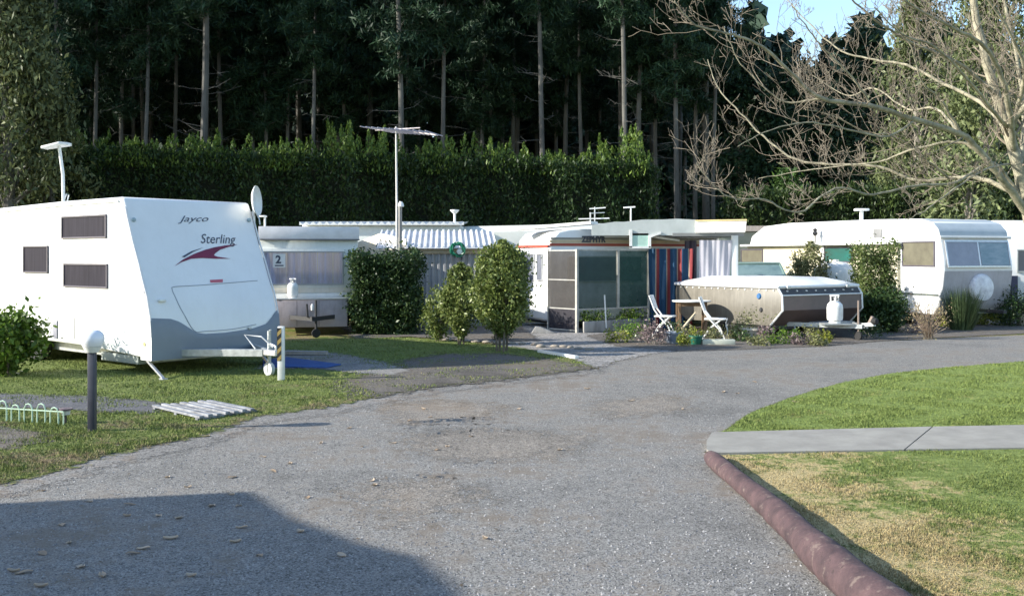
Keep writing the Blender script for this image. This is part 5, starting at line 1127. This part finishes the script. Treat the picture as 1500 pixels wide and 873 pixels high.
# ================================================================ bare tree
rt = G(1545,536); TY = rt.y
bt = thing('bare_tree', 'large leafless tree at the right edge with branches reaching over the caravans', 'tree', rt)
rd = random.Random(3)
def loc3(px,py,dy): 
    q = P(px,py,TY+dy); return q-Vector((rt.x,rt.y,0))
TWIG = surf('twig_bark', (.26,.22,.165), (.14,.115,.09), 5, .9)
limbs = [
 ('trunk',[(1545,536,0),(1528,420,0),(1508,320,0),(1490,240,.0),(1468,170,.1),(1445,90,.1),(1428,20,.2),(1415,-60,.2)],.15,.05),
 ('limb',[(1506,315,0),(1468,262,-.3),(1434,222,-.5),(1409,197,-.7),(1340,176,-1.2),(1276,155,-1.6),(1201,144,-2.1),(1159,107,-2.4),(1116,69,-2.7),(1073,51,-3),(1020,37,-3.2),(988,3,-3.4)],.075,.008),
 ('limb',[(1500,290,0),(1436,262,.5),(1390,262,.8),(1340,264,1),(1287,245,1.2),(1180,238,1.6),(1127,208,1.9),(1084,165,2.1),(1052,128,2.2),(1036,88,2.3)],.05,.008),
 ('limb',[(1434,222,-.5),(1400,208,-.4),(1340,219,-.2),(1290,236,.1),(1240,243,.3),(1180,250,.6),(1110,262,.8)],.032,.006),
 ('limb',[(1504,300,0),(1455,240,-.2),(1400,268,-.8),(1340,272,-1.2),(1280,285,-1.6),(1223,277,-2),(1169,312,-2.4),(1120,292,-2.6),(1073,291,-2.8),(1045,270,-2.9),(1020,240,-3)],.03,.005),
 ('limb',[(1478,240,0),(1440,250,-1),(1393,280,-1.6),(1360,305,-2),(1330,322,-2.2)],.022,.006),
 ('limb',[(1485,222,0),(1478,160,-.5),(1462,100,-.9),(1436,64,-1.3),(1390,38,-1.8),(1340,12,-2.3),(1290,-30,-2.8)],.06,.012),
 ('limb',[(1492,250,0),(1500,180,.6),(1490,90,1),(1470,0,1.4),(1460,-60,1.6)],.055,.02),
 ('limb',[(1475,190,0),(1436,150,.7),(1380,122,1.2),(1329,96,1.7),(1280,88,2.1),(1233,75,2.4),(1190,40,2.8),(1153,0,3.1)],.045,.008),
 ('limb',[(1276,155,-1.6),(1250,115,-1.8),(1215,80,-2),(1185,45,-2.2),(1160,10,-2.4)],.022,.006),
 ('limb',[(1201,144,-2.1),(1150,150,-2.0),(1110,120,-2.1),(1080,85,-2.2),(1060,40,-2.4)],.02,.005),
 ('limb',[(1409,197,-.7),(1380,150,-.9),(1350,120,-1.2),(1335,70,-1.4),(1310,40,-1.6)],.03,.007),
 ('limb',[(1460,140,.1),(1400,90,-.4),(1330,60,-.9),(1270,20,-1.4),(1230,-20,-1.8)],.04,.01),
 ('limb',[(1340,176,-1.2),(1300,200,-1.5),(1240,190,-1.9),(1190,180,-2.3),(1130,190,-2.7),(1080,215,-3.0)],.022,.005),
 ('limb',[(1508,320,0),(1560,260,.3),(1640,180,.6),(1720,90,.9)],.08,.02),
 ('limb',[(1490,200,.2),(1460,170,-.6),(1420,120,-1.2),(1370,70,-1.8),(1320,50,-2.4),(1280,10,-2.9)],.04,.007),
 ('limb',[(1484,185,.1),(1500,110,-.5),(1480,50,-.9),(1440,-10,-1.2)],.045,.015),
 ('limb',[(1409,197,-.7),(1370,160,.2),(1330,160,.9),(1280,130,1.5),(1240,140,2.0),(1190,110,2.4)],.028,.006),
 ('limb',[(1390,262,.8),(1350,230,.2),(1310,200,-.3),(1270,195,-.6),(1220,170,-1.0),(1180,160,-1.4)],.024,.005),
 ('limb',[(1475,190,0),(1530,120,-.4),(1590,40,-.9)],.06,.02),
]
def grow(mb, start, d, length, r, level):
    k = 5 if level<2 else 3; pts = [Vector(start)]; p = Vector(start); dd = Vector(d).normalized(); rs = [r]
    for i in range(k):
        dd = (dd+Vector((rd.uniform(-.25,.25),rd.uniform(-.25,.25),rd.uniform(-.12,.28)))).normalized(); p = p+dd*length/k; pts.append(p.copy()); rs.append(max(.0032,r*(1-(i+1)/k*.75)))
    mb.tube(pts, rs, 5 if level<1 else 4, cap=False)
    if level < 3:
        for j in range({0:5,1:3,2:2}[level]):
            f_ = rd.uniform(.2,1); i = min(int(f_*k),k-1); q = pts[i].lerp(pts[i+1], f_*k-i); t_ = (pts[i+1]-pts[i]).normalized()
            s = Vector((rd.uniform(-1,1),rd.uniform(-1,1),rd.uniform(-.5,1.2))); s = (s-t_*s.dot(t_)).normalized()
            grow(mb, q, t_*rd.uniform(.5,1)+s*rd.uniform(.6,1.1), length*rd.uniform(.3,.6), rs[i]*.6, level+1)
for nm, pl, r0, r1 in limbs:
    pts = catmull([loc3(*p) for p in pl], 5); k = len(pts)
    pts = [p+Vector((rd.uniform(-1,1),rd.uniform(-1,1),rd.uniform(-1,1)))*.011 for p in pts]
    r0 *= .92; rs = [r0+(r1-r0)*(i/(k-1))**.75 for i in range(k)]
    if nm == 'trunk': rs[0] *= 1.5; rs[1] *= 1.25
    lo = MB().tube(pts, rs, 9).build(nm, PLUM, bt, sharp=80)
    tw = MB(); L_ = sum((pts[i+1]-pts[i]).length for i in range(k-1)); ns = int(L_*(3.9 if nm=='limb' else 2.5))
    for j in range(ns):
        f_ = rd.uniform(.3 if nm=='trunk' else .12,1); i = min(int(f_*(k-1)),k-2); q = pts[i].lerp(pts[i+1],.5); t_ = (pts[i+1]-pts[i]).normalized()
        s = Vector((rd.uniform(-1,1),rd.uniform(-1,1),rd.uniform(-.35,1.3))); s = (s-t_*s.dot(t_)).normalized()
        grow(tw, q, t_*rd.uniform(.3,1)+s*rd.uniform(.5,1.2), rd.uniform(.25,1.15)*(1.1-.4*f_), max(.005,rs[i]*.3), 1 if rd.random()<.75 else 0)
    tw.build('twigs', TWIG, lo, sharp=80)

# ================================================================ off-frame shed that throws the shadow on the drive
s0 = -8.0; sd = Vector((.978,.211,0)); td = Vector((-.211,.978,0))
t = thing('gabled_hut', 'cream gabled hut beyond the left edge that shades the drive', 'hut', sd*s0, math.atan2(.211,.978))
gp = [(2.3,0),(8.03,0),(8.03,3.38),(7.15,3.52),(6.45,3.70),(6.1,3.84),(5.4,3.9),(2.3,3.5)]
MB().prism([(y,z) for y,z in gp], -5, 0, 'x').build('wall', surf('hut_cream',(.55,.5,.4)), t)
MB().prism([(8.06,3.36),(8.06,3.40),(7.15,3.545),(6.45,3.725),(6.1,3.865),(5.4,3.925),(2.2,3.52),(2.2,3.48),(5.4,3.89),(6.1,3.83),(6.45,3.69),(7.15,3.51)], -5.1, .01, 'x').build('roof', surf('hut_roof',(.25,.12,.1)), t)
window(t, lambda u,v,d:(d+.0,u,v), 4,5.2,1,2, GREYWIN, WPAINT, .05)

# ================================================================ light, sky, camera
w = bpy.data.worlds.new("World"); scene.world = w; w.use_nodes = True; nt = w.node_tree
sky = nt.nodes.new('ShaderNodeTexSky'); sky.sky_type = 'NISHITA'; sky.sun_disc = False
EL = R(23.8); to_sun = Vector((-.978*math.cos(EL), -.211*math.cos(EL), math.sin(EL)))
sky.sun_elevation = EL; sky.sun_rotation = math.atan2(to_sun.x, to_sun.y); sky.air_density = 1.1; sky.dust_density = .6; sky.ozone_density = 2.4
bg = nt.nodes['Background']; bg.inputs[1].default_value = .14; nt.links.new(sky.outputs[0], bg.inputs[0])
sl = bpy.data.lights.new('sun','SUN'); sl.energy = 4.3; sl.angle = R(.5); sl.color = (1,.95,.85)
so = bpy.data.objects.new('sun', sl); COL.objects.link(so); so.rotation_euler = to_sun.to_track_quat('Z','Y').to_euler()
cd = bpy.data.cameras.new('camera'); co = bpy.data.objects.new('camera', cd); COL.objects.link(co); scene.camera = co
co.location = (0,0,CH); co.rotation_euler = (R(90),0,0); cd.sensor_width = 36; cd.lens = 36*F/1500; cd.clip_end = 2000; cd.clip_start = .05
cd.shift_y = -(436.5-HZ)/1500
scene.view_settings.view_transform = 'Standard'; scene.view_settings.look = 'None'; scene.view_settings.exposure = 1.16; scene.view_settings.gamma = 1
scene.cycles.max_bounces = 6; scene.cycles.transparent_max_bounces = 12; scene.cycles.use_denoising = True
